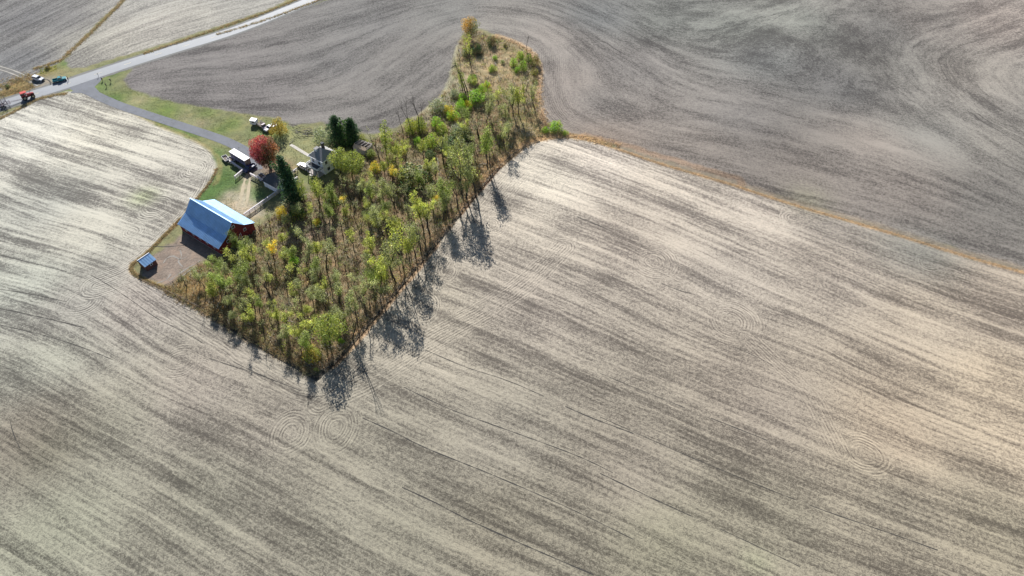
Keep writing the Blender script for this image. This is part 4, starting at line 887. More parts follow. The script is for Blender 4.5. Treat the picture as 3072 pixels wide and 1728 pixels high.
# ------------------------------------------------------------------ vegetation
def leaf_material():
    m = bpy.data.materials.new('leaf'); t = NT(m); a = t.attr('tint', 'Color'); tr = t.nt.nodes.new('ShaderNodeBsdfTranslucent'); mx = t.nt.nodes.new('ShaderNodeMixShader')
    t.l.new(a, t.b.inputs['Base Color']); t.b.inputs['Roughness'].default_value = .6; t.b.inputs['Specular IOR Level'].default_value = .25
    t.l.new(t.mix(1, a, (1.15, 1.2, .6, 1), 'MULTIPLY'), tr.inputs[0]); mx.inputs[0].default_value = .38
    t.l.new(t.b.outputs[0], mx.inputs[1]); t.l.new(tr.outputs[0], mx.inputs[2]); t.l.new(mx.outputs[0], t.nt.nodes['Material Output'].inputs[0]); return m
leaf_m = leaf_material()
def straw_material():
    m = bpy.data.materials.new('dry_stems'); t = NT(m); a = t.attr('tint', 'Color'); tr = t.nt.nodes.new('ShaderNodeBsdfTranslucent'); mx = t.nt.nodes.new('ShaderNodeMixShader')
    t.l.new(a, t.b.inputs['Base Color']); t.b.inputs['Roughness'].default_value = .9; t.b.inputs['Specular IOR Level'].default_value = .1; t.l.new(a, tr.inputs[0]); mx.inputs[0].default_value = .25
    t.l.new(t.b.outputs[0], mx.inputs[1]); t.l.new(tr.outputs[0], mx.inputs[2]); t.l.new(mx.outputs[0], t.nt.nodes['Material Output'].inputs[0]); return m
straw_m = straw_material(); bark = M('dark_bark', (.045, .038, .034), .95, var=.35, scale=1.5, bump=.4); palebark = M('bleached_bark', (.36, .33, .30), .9, var=.25, scale=2); greybark = M('grey_bark', (.12, .11, .10), .95, var=.3, scale=2)
def leaf_mesh(name, cen, size, col, up=.5, asp=.6, mat=None):
    cen = np.asarray(cen, float); n = len(cen); size = np.broadcast_to(size, (n,))
    nr_ = rng.normal(size=(n, 3)); nr_[:, 2] = np.abs(nr_[:, 2])+up; nr_ /= np.linalg.norm(nr_, axis=1)[:, None]
    a = np.cross(nr_, rng.normal(size=(n, 3))); a /= np.linalg.norm(a, axis=1)[:, None]+1e-9; b = np.cross(nr_, a)
    a *= size[:, None]/2; b *= (size*asp)[:, None]/2
    v = np.stack([cen-a, cen-b*1.0+a*.1, cen+a, cen+b], 1).reshape(-1, 3)
    me = bpy.data.meshes.new(name); me.vertices.add(4*n); me.vertices.foreach_set('co', v.astype(np.float32).ravel())
    me.loops.add(4*n); me.loops.foreach_set('vertex_index', np.arange(4*n, dtype=np.int32)); me.polygons.add(n); me.polygons.foreach_set('loop_start', np.arange(0, 4*n, 4, dtype=np.int32))
    me.update(); at = me.attributes.new('tint', 'FLOAT_COLOR', 'POINT'); at.data.foreach_set('color', np.c_[np.repeat(col, 4, 0), np.ones(4*n)].astype(np.float32).ravel())
    me.materials.append(mat or leaf_m); return me
PAL = dict(yg=[(.32, .34, .08), (.23, .27, .07), (.42, .39, .09)], g=[(.20, .25, .065), (.27, .31, .08), (.13, .165, .055)], gg=[(.22, .24, .11), (.30, .30, .13), (.15, .17, .085)],
           y=[(.55, .44, .05), (.42, .38, .06), (.60, .40, .04)], bg=[(.20, .38, .035), (.32, .46, .05), (.14, .28, .03)], or_=[(.55, .30, .06), (.46, .28, .08), (.20, .19, .07)],
           pale=[(.30, .33, .26), (.24, .27, .20), (.34, .35, .28)], br=[(.20, .15, .08), (.26, .19, .10), (.13, .12, .06)], dk=[(.04, .085, .045), (.065, .125, .06), (.025, .055, .035)], og=[(.42, .29, .05), (.33, .27, .06), (.25, .22, .06)], dg=[(.045, .10, .035), (.07, .13, .04), (.04, .07, .03)])
def pcol(p, n, jit=.28):
    c = np.array(PAL[p])[rng.choice(3, n, p=[.45, .35, .2])]*1.3; return c*np.exp(rng.normal(0, jit, (n, 1)))
def finish(name, trunk, crown, bm=None):
    r = bpy.data.objects.new(name, None); C.objects.link(r); r.empty_display_size = .5
    if trunk is not None: trunk.build('trunk', bm or bark, r, True)
    if crown is not None: o = bpy.data.objects.new('crown', crown); C.objects.link(o); o.parent = r
    return r
def make_locust(seed, pal, leafy=1.0, H=12.0, limbs=3, fork=.45, plume=1.0, spread=1.0):
    rd = random.Random(seed); mb = MB(); cl = []
    bend = [(rd.uniform(-.5, .5), rd.uniform(-.5, .5)) for _ in range(4)]; p = Vector((0, 0, 0)); pts = [p.copy()]; k = 5; fh = H*fork
    for i in range(k): p = p+Vector((bend[i % 4][0]*.5, bend[i % 4][1]*.5, fh/k)); pts.append(p.copy())
    mb.tube(pts, [.25-.02*i for i in range(k+1)], 6)
    for l in range(limbs):
        a = 2*math.pi*(l/limbs+rd.uniform(-.15, .15)); q = pts[-1].copy() if l < 2 else pts[-2].copy(); lp = [q.copy()]; ln = (H-fh)*rd.uniform(.75, 1.05); d = Vector((math.cos(a)*.38*spread, math.sin(a)*.38*spread, 1)).normalized(); n = 6
        for i in range(n):
            d = (d+Vector((rd.uniform(-.25, .25), rd.uniform(-.25, .25), .12))).normalized(); q = q+d*ln/n; lp.append(q.copy())
            if i >= 0:
                for _ in range(rd.choice((1, 2, 2))):
                    b = rd.uniform(0, 6.28); td = Vector((math.cos(b), math.sin(b), rd.uniform(.2, 1.2))).normalized()*rd.uniform(.6, 1.35)*spread; tw = [q, q+td*.5+Vector((0, 0, .1)), q+td+Vector((0, 0, .35))]; mb.tube(tw, [.045, .03, .015], 4, False)
                    if rd.random() < .9*min(1, leafy*1.2): cl.append((tw[2], rd.uniform(.6, 1.1)*plume))
        mb.tube(lp, [.15, .13, .11, .09, .065, .045, .025], 5, False)
        if rd.random() < leafy: cl.append((lp[-1], rd.uniform(.7, 1.2)*plume))
    cr = None
    if cl and leafy > .05:
        cen = []; col = []
        for c, r_ in cl:
            n = int(64*leafy*r_*r_)+6; x = rng.normal(size=(n, 3))*np.array([.58, .58, .66])*r_+np.array(c); cen.append(x); col.append(pcol(pal, n, .2)*math.exp(rd.gauss(.1, .3)))
        cen = np.concatenate(cen); cr = leaf_mesh('crown', cen, rng.uniform(.24, .50, len(cen)), np.concatenate(col), .7)
    return finish('locust_tree', mb, cr)
def make_bare(seed, H=12., limbs=2, mat=None):
    rd = random.Random(seed); mb = MB()
    def grow(p, d, ln, r, lev):
        pts = [p.copy()]; n = 4
        for i in range(n): d = (d+Vector((rd.uniform(-.16, .16), rd.uniform(-.16, .16), .06))).normalized(); p = p+d*ln/n; pts.append(p.copy())
        mb.tube(pts, [r*(1-.14*i) for i in range(n+1)], 6 if lev == 0 else 4, False)
        if lev < 3:
            for i in range(limbs+(lev > 0)): 
                a = rd.uniform(0, 6.28); grow(pts[-1-(i % 3 == 2)], (d*1.4+Vector((math.cos(a), math.sin(a), .3))*.62).normalized(), ln*rd.uniform(.5, .75), r*.5, lev+1)
    grow(Vector((0, 0, 0)), Vector((0, 0, 1)), H*.45, .2, 0); return finish('bare_tree', mb, None, mat)
def make_blob(name, seed, pals, H, Wd, n, stem=.5, low=.1, leaf=(.25, .5), lumps=9, top=None, trunks=1, bm=None, flat=1.0, shape='egg', tr=.2):
    """dense crown of leaf clumps; pals = [(palette, weight)] or function of position"""
    rd = random.Random(seed); mb = MB(); L = []
    for i in range(trunks):
        a = 2*math.pi*i/trunks; o = Vector((math.cos(a), math.sin(a), 0))*(.25*(trunks > 1)); mb.tube([o, o*2+Vector((.05, 0, H*.3)), o*3.5+Vector((.1, .05, H*.62)), o*5+Vector((.05, 0, H*.85))], [tr, tr*.75, tr*.45, tr*.15], 6)
    for i in range(lumps):
        u = (i+.5)/lumps; z = H*(low+(1-low)*u*.93); w_ = {'egg': math.sin(math.pi*min(1, (u*.82+.16)))**.75, 'cone': (1-u)*.95+.08, 'col': .75+.25*math.sin(math.pi*u), 'dome': math.sqrt(max(.05, 1-u*u*.85))}[shape]*Wd/2
        k = max(2, int(3+4*w_/Wd*2)) if shape != 'col' else 3
        for j in range(k):
            a = 2*math.pi*(j/k)+i*1.9+rd.uniform(-.4, .4); q = w_*rd.uniform(.45, .85); L.append((Vector((q*math.cos(a), q*math.sin(a), z+rd.uniform(-.05, .05)*H)), max(.25, w_*rd.uniform(.35, .6))))
            if j % 2 == 0: mb.tube([(0, 0, max(.1, z-H*.12)), L[-1][0]], [tr*.3, .02], 4, False)
    tot = sum(l[1]**2 for l in L); cen = []; br = []
    for c, r_ in L:
        m_ = max(8, int(n*r_*r_/tot)); x = rng.normal(size=(m_, 3)); x /= np.linalg.norm(x, axis=1)[:, None]; x *= (rng.uniform(.35, 1.08, (m_, 1))**.6)*r_*np.array([1, 1, .8*flat]); cen.append(x+np.array(c)); br.append(np.full((m_, 1), math.exp(rd.gauss(0, .12))))
    cen = np.concatenate(cen); br = np.concatenate(br); ok = cen[:, 2] > .05; cen, br = cen[ok], br[ok]
    if callable(pals): col = pals(cen)
    else:
        nz = np.sin(cen[:, 0]*1.9+seed)+np.sin(cen[:, 1]*2.1)+np.sin(cen[:, 2]*1.5+1); w0 = pals[0][1]; pick = (nz+rng.normal(0, .6, len(cen))) > np.quantile(nz, w0); col = np.where(pick[:, None], pcol(pals[-1][0], len(cen), .18), pcol(pals[0][0], len(cen), .18))
    return finish(name, mb, leaf_mesh('crown', cen, rng.uniform(*leaf, len(cen)), col*br, .45), bm)
def spruce(seed, H, Wd, n=5200, arms=False):
    rd = random.Random(seed); mb = MB(); mb.tube([(0, 0, 0), (.05, 0, H*.5), (0, 0, H*.98)], [.3, .18, .03], 7); cen = []
    lv = 26
    for i in range(lv):
        u = i/lv; z = H*(.08+.9*u); rad = Wd/2*((1-u)**.5)*rd.uniform(.6, 1.2)+.2
        for j in range(7):
            a = 6.28*j/7+i*.9+rd.uniform(-.3, .3); rr_ = rad*rd.uniform(.6, 1.1); e = Vector((rr_*math.cos(a), rr_*math.sin(a), z-rr_*.35)); mb.tube([(0, 0, z), e], [.05, .02], 3, False)
            m_ = int(n/(lv*7)*(.4+1.2*rr_/(Wd/2))); tt = rng.uniform(.1, 1.1, (m_, 1))**.7; x = np.array([0, 0, z])*(1-tt)+np.array(e)*tt+rng.normal(size=(m_, 3))*np.array([.38, .38, .28]); x[:, 2] -= tt[:, 0]**2*.25; cen.append(x)
    if arms:
        for (ax, az, bx, bz) in ((-.3, H*.52, -3.0, H*.78), (.2, H*.45, 1.8, H*.6)):
            mb.tube([(0, 0, az), (ax+bx*.6, 0, az+.8), (bx, 0, bz)], [.12, .08, .03], 5); m_ = 420; tt = rng.uniform(.3, 1.05, (m_, 1)); x = np.array([0, 0, az])*(1-tt)+np.array([bx, 0, bz])*tt+rng.normal(size=(m_, 3))*np.array([.4, .4, .6]); cen.append(x)
    cen = np.concatenate(cen); return finish('spruce_tree', mb, leaf_mesh('crown', cen, rng.uniform(.3, .7, len(cen)), pcol('dk', len(cen), .35), .3, .5), bark)

def survey(bx, by, tx, ty):
    p = G(bx, by); u = (tx-1536)/FPX; v = (ty-864)/FPX; d = (u, cP-v*sP, -sP-v*cP); t_ = p.y/d[1]; return p, Vector((u*t_-p.x, 0, CAM_H+d[2]*t_-p.z))
PROT = {}
def kit(kind, builders, H):
    PROT[kind] = [[b, None, False] for b in builders], H
kit('yg', [lambda s=s: make_locust(s, 'yg', 1.0, limbs=2+s % 3, fork=.26+.05*(s % 4), plume=.95) for s in range(11, 16)], 12)
kit('g', [lambda s=s: make_locust(s, 'g', 1.1, limbs=3, fork=.3, plume=1.1) for s in range(21, 25)], 12)
kit('gg', [lambda s=s: make_locust(s, 'gg', .95, limbs=2+s % 2, fork=.32, plume=.95) for s in range(31, 35)], 12)
kit('y', [lambda s=s: make_locust(s, 'y', .9, limbs=3, fork=.5, plume=.9, spread=.8) for s in range(41, 43)], 12)
kit('thin', [lambda s=s: make_locust(s, 'gg', .45, limbs=2, fork=.5, plume=.8) for s in range(51, 56)], 12)
kit('bare', [lambda s=s: make_bare(s) for s in range(61, 65)], 12)
kit('col', [lambda s=s: make_blob('poplar_tree', s, [('g', .5), ('yg', .5)], 12, 3.6, 1500, low=.18, lumps=8, shape='col', leaf=(.22, .45)) for s in (71, 72)], 12)
kit('round', [lambda s=s: make_blob('round_tree', s, [('g', .55), ('yg', .45)], 12, 8.0, 3200, low=.25, lumps=6, shape='egg', leaf=(.28, .55), tr=.25) for s in (75, 76)], 12)
LOOK = dict(yg=('locust_tree', 'slender yellow-green tree', 'tree'), g=('locust_tree', 'leafy green tree', 'tree'), gg=('locust_tree', 'thin grey-green tree', 'tree'),
  y=('locust_tree', 'slim golden yellow tree', 'tree'), thin=('locust_tree', 'nearly leafless slender tree', 'tree'), bare=('bare_tree', 'bare forked dark tree', 'tree'),
  col=('poplar_tree', 'narrow upright green tree', 'tree'), round=('round_tree', 'broad rounded green tree', 'tree'))
LAND = [('the red barn', 690, 720), ('the farmhouse', 975, 480), ('the tall dark spruce', 880, 560), ('the barnyard corner', 540, 850), ('the woodland bottom tip', 948, 1110), ('the twin spruces', 1040, 400),
  ('the lone roadside-green bushes', 1666, 387), ('the orange-topped tree', 1412, 100), ('the grey-blue willow shrub', 1240, 520), ('the tall bent edge trees', 1465, 480), ('the pale round shrub', 1315, 320), ('the widest shadow on the stubble', 1260, 790), ('the woodland right bend', 1600, 250), ('the middle clearing', 1010, 740)]
LAND[6] = ('the lone green bushes', 1666, 387)
PLANTS = []       # (object, look, cat, px, py, group)
def place(kind, bx, by, tx, ty, rz=None, look=None):
    lst, H = PROT[kind]; i = (int(bx*7+by*13)) % len(lst); e = lst[i]
    if e[1] is None: e[1] = e[0](); e[2] = True; o = e[1]
    else: o = copy_tree(e[1])
    p, d = survey(bx, by, tx, ty); h = max(2.5, min(24, d.length*(1.0 if kind == 'bare' else .97))); tilt = max(-.3, min(.3, math.atan2(d.x, max(1, d.z)))); s = h/H
    o.location = (p.x, p.y, p.z-.05); o.rotation_euler = (0, tilt, 0); o.rotation_mode = 'XYZ'
    rzv = rz if rz is not None else (bx*.37+by*.71) % 6.28
    o.matrix_basis = Matrix.Translation(o.location) @ Matrix.Rotation(tilt, 4, 'Y') @ Matrix.Rotation(rzv, 4, 'Z') @ Matrix.Diagonal((.34+s*.60, .34+s*.60, s, 1)) if kind != 'col' else Matrix.Translation(o.location) @ Matrix.Rotation(tilt, 4, 'Y') @ Matrix.Rotation(rzv, 4, 'Z') @ Matrix.Diagonal((max(s, .6), max(s, .6), s, 1))
    nm, lk, cat = LOOK[kind]; PLANTS.append([o, look or lk, cat, bx, by, 'trees of the woodland']); return o
T = """bare 617 868 588 805|g 668 815 645 769|g 712 760 690 708|g 733 767 728 719|thin 782 698 765 660|thin 812 693 792 640|thin 768 789 744 719|y 824 781 817 726|yg 751 800 745 756|gg 807 800 801 757|thin 797 843 785 799|g 712 864 704 792|g 659 866 636 807|gg 690 842 684 798
g 677 884 654 828|gg 718 886 708 834|yg 765 922 745 866|thin 722 922 714 872|thin 811 890 787 815|bare 818 880 812 822|gg 899 886 879 832|gg 902 955 886 905|bare 985 893 967 826|gg 1020 911 1003 838|bare 1058 1015 1049 905|gg 1073 969 1060 890|round 990 1034 980 940|thin 975 1029 962 960
thin 926 751 902 670|bare 940 751 928 700|thin 980 806 978 719|gg 1007 783 999 725|thin 1027 702 1021 655|thin 1002 724 998 672|bare 1086 712 1080 640|yg 1061 743 1045 688|yg 1121 770 1108 700|thin 978 671 951 636|g 999 664 974 614|thin 1029 650 1019 592|yg 934 656 928 608|gg 918 790 912 726|thin 870 803 845 757|gg 866 682 856 640
yg 930 838 908 802|g 1120 872 1098 798|gg 1143 606 1117 545|thin 1184 619 1172 552|thin 1214 612 1202 560|gg 1152 708 1134 626|g 1165 655 1155 605|yg 1270 686 1247 580|yg 1281 682 1268 600|gg 1236 673 1228 630|gg 1247 767 1227 668|yg 1210 802 1186 664|bare 1233 762 1222 702|gg 1186 845 1158 716|yg 1144 880 1134 788
g 1335 640 1325 540|thin 1300 633 1286 556|y 1310 622 1307 588|yg 1162 869 1148 784|gg 1173 826 1162 760|gg 1061 858 1054 812|g 880 785 876 740|col 914 606 898 536|col 957 606 934 533|yg 960 612 949 538|bare 974 577 954 535|g 1000 613 984 556|thin 1053 601 1025 530|thin 1060 591 1047 553
round 1022 520 1018 440|round 1056 532 1058 446|thin 1077 598 1071 558|y 1030 622 1027 588|gg 893 655 888 612|thin 1141 484 1113 400|col 1160 470 1152 360|yg 1185 490 1187 426|yg 1217 484 1212 418|yg 1200 476 1198 430|yg 1156 536 1148 482|y 1178 556 1178 498|g 1267 572 1253 515|gg 1308 538 1295 494
thin 1331 496 1311 396|gg 1388 592 1369 455|thin 1398 596 1385 500|gg 1182 614 1174 548|thin 1215 614 1203 556|thin 1141 604 1112 540|gg 1150 606 1136 536|gg 1296 614 1288 556|gg 1426 581 1402 420|thin 1373 612 1362 540|g 1463 500 1457 378|bare 1470 502 1466 400|bare 1497 448 1496 366|gg 1512 438 1515 370|gg 1524 418 1521 372
g 1476 452 1478 412|thin 1439 413 1432 366|gg 1433 466 1420 414|bare 1209 396 1192 333|bare 1238 403 1225 300|bare 1258 398 1247 284|bare 1265 384 1261 314|thin 1397 279 1370 180|bare 1404 281 1384 160|col 1388 272 1378 206|yg 1428 268 1418 228|thin 1436 411 1430 352|yg 1497 316 1490 262|gg 1459 367 1461 284
yg 1556 346 1552 260|gg 1604 327 1600 250|gg 1540 346 1523 258|gg 1515 383 1503 320|thin 1526 383 1515 300|gg 1537 378 1530 336|thin 1572 294 1568 226|thin 1579 273 1582 228|bare 1540 268 1541 230|yg 1573 320 1571 290|thin 1435 410 1426 370|yg 1411 193 1400 102|bare 1452 123 1450 84|bare 1582 164 1580 104
yg 1106 640 1096 592|gg 1085 590 1075 540|yg 1118 560 1110 516|yg 1040 660 1034 622|thin 960 720 950 680|gg 1010 860 1002 812|gg 950 860 942 816|thin 860 860 850 810|thin 760 840 752 796|yg 850 740 842 700|gg 890 720 882 684|gg 1090 900 1082 850|thin 1110 930 1098 870|gg 1030 980 1022 926|thin 860 960 850 904|gg 600 850 592 812
thin 560 860 548 822|gg 1345 600 1336 556|gg 1405 560 1396 500|yg 1370 520 1362 472|gg 1320 580 1310 534|thin 1232 640 1224 596|gg 1100 820 1090 770|thin 1040 820 1030 770|gg 940 910 932 872|thin 830 950 822 908|yg 1190 700 1180 650|gg 1130 668 1122 622|thin 1355 545 1346 498|thin 1480 400 1474 350|gg 1470 350 1464 306|yg 640 905 632 860|gg 730 955 722 905|thin 790 1000 782 950|gg 860 1030 852 985|thin 1100 950 1090 880|gg 1140 905 1128 830|yg 1230 790 1218 712|thin 1262 752 1248 660|gg 1330 660 1322 588|thin 1290 700 1280 620|thin 1372 625 1362 540|gg 1400 600 1388 505|thin 1345 655 1336 575"""
for ln in T.replace('\n', '|').split('|'):
    k_, a, b, c, d = ln.split(); place(k_, float(a), float(b), float(c), float(d))
# the many young trees between the larger ones
taken = [(q[3], q[4]) for q in PLANTS]; r2 = random.Random(21); cnt = 0; tries = 0
core = [(600,905),(700,968),(830,1045),(940,1100),(1000,1060),(1100,950),(1200,832),(1300,712),(1410,572),(1480,480),(1480,360),(1420,330),(1330,400),(1200,470),(1120,520),(1080,600),(940,620),(860,670),(740,760),(640,800),(560,850)]
while cnt < 75 and tries < 30000:
    tries += 1; x_ = r2.uniform(560, 1490); y_ = r2.uniform(340, 1100)
    if not inside(np.array([x_]), np.array([y_]), core)[0] or min(math.hypot(x_-a, (y_-b)*1.25) for a, b in taken) < 18: continue
    taken.append((x_, y_)); cnt += 1; hh = r2.uniform(30, 62); place(r2.choice(('gg', 'yg', 'yg', 'yg', 'thin', 'thin', 'g')), x_, y_, x_-hh*.15+r2.uniform(-6, 4), y_-hh)
# one-off trees
def single(o, px, py, h, H, label, cat='tree', rz=0, wx_=1.0, name=None):
    p = G(px, py); s = h/H; o.location = (p.x, p.y, p.z-.05); o.rotation_euler = (0, 0, rz); o.scale = (s*wx_, s*wx_, s); tag(o, label, cat)
    if name: o.name = name
    return o
def maple_col(c):
    n = len(c); q = c[:, 0]*.62-c[:, 2]*.30+2.1+rng.normal(0, .8, n)+.6*np.sin(c[:, 1]*1.5)+.5*np.sin(c[:, 2]*2.2+c[:, 0]); red = np.array([.36, .028, .065]); pk = np.array([.60, .12, .15]); gr = np.array([.065, .085, .03]); ol = np.array([.17, .085, .045])
    t1 = smooth(q, -1.2, .7)[:, None]; a = np.where((rng.random(n) < .6)[:, None], pk, red); b = np.where((rng.random(n) < .6)[:, None], gr, ol)
    edge = (smooth(c[:, 0], 2.6, 3.8)*(rng.random(n) < .75))[:, None]; col = a*(1-t1)+b*t1; col = col*(1-edge)+np.array([.50, .17, .08])*edge; return col*np.exp(rng.normal(0, .25, (n, 1)))
p_, d_ = survey(809, 507, 797, 406); mh = d_.length
mp = make_blob('maple_tree', 5, maple_col, 14, 9.0, 16000, low=.2, lumps=10, shape='egg', leaf=(.22, .42), trunks=2, tr=.3, bm=greybark); single(mp, 812, 505, mh*.98, 14, 'large round maple with crimson and green autumn crown by the garage')
mp.rotation_euler = (0, -.04, 0)
single(spruce(3, 18, 7.2, 8500, True), 886, 600, survey(886, 600, 863, 463)[1].length, 18, 'tall ragged dark spruce between the garage and the farmhouse').rotation_euler = (0, -.06, 0)
single(spruce(4, 16, 13.5, 12000), 1018, 430, survey(1018, 430, 1009, 344)[1].length, 16, 'broad dark green spruce behind the farmhouse, left of a pair').name = 'spruce_tree'
single(spruce(8, 14, 9.0, 8000), 1062, 430, survey(1062, 430, 1053, 352)[1].length, 14, 'narrow near-black spruce behind the farmhouse, right of a pair')
single(make_blob('orange_topped_tree', 9, lambda c: np.where((c[:, 2]*.5-c[:, 0]*.8+rng.normal(0, .9, len(c)) > 3.1)[:, None], pcol('or_', len(c)), pcol('br', len(c))*np.array([.8, 1.1, .9])), 11, 8.2, 3800, low=.25, lumps=7, leaf=(.28, .5)), 1413, 116, survey(1413, 116, 1410, 46)[1].length, 11, 'orange and olive tree at the topmost end of the woodland').name = 'autumn_tree'
single(make_blob('autumn_bush', 12, [('og', .7), ('og', .3)], 6, 5.4, 2600, low=.05, lumps=5, shape='dome', leaf=(.2, .38)), 840, 402, survey(840, 402, 836, 352)[1].length*.95, 6, 'golden brown round bush beside the white junk pickup', 'bush').name = 'autumn_bush'
# shrubs: base px, width px, height factor, palette pair, label
SH = [(1666,392,42,.85,'bg','yg','largest of three lone green bushes where field boundaries meet'),(1636,396,22,.9,'bg','yg','left of three lone green bushes where field boundaries meet'),(1696,403,18,.9,'yg','bg','small right one of three lone green bushes at the field corner'),
 (1316,332,52,.75,'pale','gg','large pale round shrub at the wood edge beside the ploughed field'),(1363,288,30,.8,'pale','gg','olive grey shrub on the wood edge above the large pale shrub'),(1240,552,96,.72,'gg','dg','widest shrub, grey-blue and dark, amid the woodland'),
 (1345,446,56,.75,'dg','gg','dark green spreading shrub left of the biggest olive thicket'),(1384,424,60,.8,'gg','dg','biggest olive thicket below the pale woodland rocks'),(1290,474,34,.85,'dg','gg','dark compact shrub above the widest grey-blue shrub'),
 (1292,440,40,1.0,'yg','bg','bright lime shrub in the middle of the upper woodland'),(1254,432,28,1.0,'bg','dg','bright green shrub below the tall bare trees'),(1236,398,42,1.3,'yg','g','olive yellow thicket around the tall bare trees, left half'),(1264,394,36,1.5,'g','yg','olive green thicket around the tall bare trees, right half'),
 (1310,378,36,.95,'bg','yg','bright green shrub just below the large pale shrub'),(1346,340,30,1.0,'y','yg','golden topped shrub right of the large pale shrub'),(1362,358,38,.9,'bg','y','green shrub with yellow flecks under the golden topped one'),(1383,328,32,1.1,'bg','bg','vivid green shrub beside the yellow tipped one'),
 (1404,326,26,1.1,'y','bg','yellow tipped shrub between two vivid green ones'),(1388,300,26,1.0,'bg','g','vivid green shrub at the foot of the twin dark trunks'),(1430,306,54,.8,'bg','g','wide vivid green thicket right of the twin dark trunks'),(1325,396,34,1.0,'yg','bg','yellow-green shrub beside the stony gap'),
 (1300,418,26,1.0,'yg','bg','small lime shrub at the stony gap'),(1376,402,46,.8,'pale','gg','grey-green dome shrub between lime shrubs'),(1448,278,22,1.5,'bg','yg','upright vivid shrub with one yellow side'),(1462,262,20,1.2,'bg','y','narrow lime shrub in the upper clearing'),
 (1418,248,30,1.0,'bg','g','green shrub on the left rim of the upper clearing'),(1478,212,24,.9,'yg','bg','low lime shrub in the middle of the upper clearing'),(1485,178,14,1.1,'bg','g','tiny green shrub in the upper clearing near the top'),(1508,190,14,.9,'g','pale','tiny grey-green shrub right of centre in the clearing'),
 (1475,134,32,1.0,'br','dg','brown twiggy shrub at the top edge of the woodland'),(1516,140,12,1.1,'br','dg','small brown shrub on the top boundary strip'),(1541,196,24,1.1,'bg','yg','left green shrub of the cluster by the dark snag'),(1562,176,26,1.0,'yg','bg','yellow-green shrub in the cluster by the dark snag'),
 (1568,208,28,1.1,'g','bg','lower green shrub of the cluster by the dark snag'),(1586,190,24,1.4,'g','dg','darker upright shrub right in the cluster by the snag'),(1608,196,24,1.5,'br','gg','brown grey shrub at the right rim by the snag'),(1550,216,18,1.0,'bg','g','small lowest shrub of the cluster by the snag'),
 (1604,222,22,.9,'br','yg','straw coloured shrub on the right woodland rim'),(1605,246,18,.9,'br','dg','dark brown shrub on the right woodland rim'),(1400,168,28,1.0,'dg','br','dark shrub in the shade of the orange-topped tree'),(1432,160,30,1.1,'dg','br','dark mass right of the orange-topped tree foot'),
 (938,1072,54,.95,'yg','og','yellow-green shrub at the bottom tip of the woodland'),(1024,1026,20,.8,'bg','g','small vivid shrub right of the tip trees'),(949,1112,14,1.0,'g','gg','sapling in the very bottom corner of the woodland'),(1000,952,40,.8,'gg','dg','dark olive low shrub above the tip trees'),
 (849,650,34,1.2,'y','og','golden yellow shrub near the plank fence'),(893,652,46,1.0,'dg','yg','dark green shrub just below the tall ragged spruce'),(1081,562,34,1.3,'pale','gg','grey thicket right of the farmhouse trees'),(968,432,48,1.2,'pale','pale','pale cream round bush left of the twin spruces'),
 (1040,436,60,1.6,'dg','dg','dark green thicket between the pair of spruces'),(1090,428,26,1.2,'gg','yg','small green tree-like bush right of the twin spruces'),(998,612,44,.8,'g','dg','dark green shrub below the farmhouse'),(884,792,30,1.0,'bg','dg','vivid shrub in the middle left woodland'),
 (951,672,26,.8,'y','bg','small yellow and green shrub below the farmhouse thicket'),(1113,470,30,.9,'g','gg','shrub beside the ruined shed'),(1155,420,26,1.0,'gg','g','grey-green shrub at the wood edge right of the ruined shed'),(1126,512,34,1.0,'y','yg','bright yellow shrub near the ruined shed'),
 (1205,460,28,1.0,'yg','y','yellow-green shrub between slim lime trees'),(1178,440,22,1.0,'br','dg','dark brown shrub at the wood edge below the ploughed field'),(1428,540,30,1.6,'br','gg','dark brown shaded shrub by the right wood edge'),(1500,418,22,1.0,'g','gg','green shrub between the broken snags'),
 (145,205,16,.8,'br','og','brown shrub beside the pale utility box'),(24,262,12,.9,'dg','gg','small dark round shrub by the road at the left edge')]
BUSHP = {}
for i, (px, py, wpx, hf, pa, pb, lab) in enumerate(SH):
    k = (pa, pb, i % 2)
    if k not in BUSHP: o = make_blob('shrub', 100+i, [(pa, .6), (pb, .4)], 4, 4.6, 1500, low=.04, lumps=4, shape='dome', leaf=(.22, .42), trunks=3, tr=.08); BUSHP[k] = o
    else: o = copy_tree(BUSHP[k])
    p = G(px, py); wd = wpx/(FPX/depth(px, py)); s = wd/4.3; p = G(px, py+0); o.location = (p.x, p.y, p.z-.05); o.rotation_euler = (0, 0, i*1.3); o.scale = (s, s, s*hf*1.05)
    tag(o, lab, 'shrub' if 'bush' not in lab else 'bush', 'shrubs and bushes')
# labels for the woodland trees: look, landmark, rank
from collections import defaultdict
ORD = ['first', 'second', 'third', 'fourth', 'fifth', 'sixth', 'seventh', 'eighth', 'ninth', 'tenth', 'eleventh', 'twelfth']
buck = defaultdict(list)
for pl_ in PLANTS:
    j = min(range(len(LAND)), key=lambda q: math.hypot(LAND[q][1]-pl_[3], LAND[q][2]-pl_[4])); buck[(pl_[1], j)].append((math.hypot(LAND[j][1]-pl_[3], LAND[j][2]-pl_[4]), pl_))
for (lk, j), L in buck.items():
    L.sort(key=lambda q: q[0])
    for i, (dd, pl_) in enumerate(L):
        lab = lk+', '+(('nearest' if i == 0 else (ORD[i] if i < 12 else '%dth' % (i+1))+' nearest')+' like it to '+LAND[j][0]); tag(pl_[0], lab, pl_[2], pl_[5])

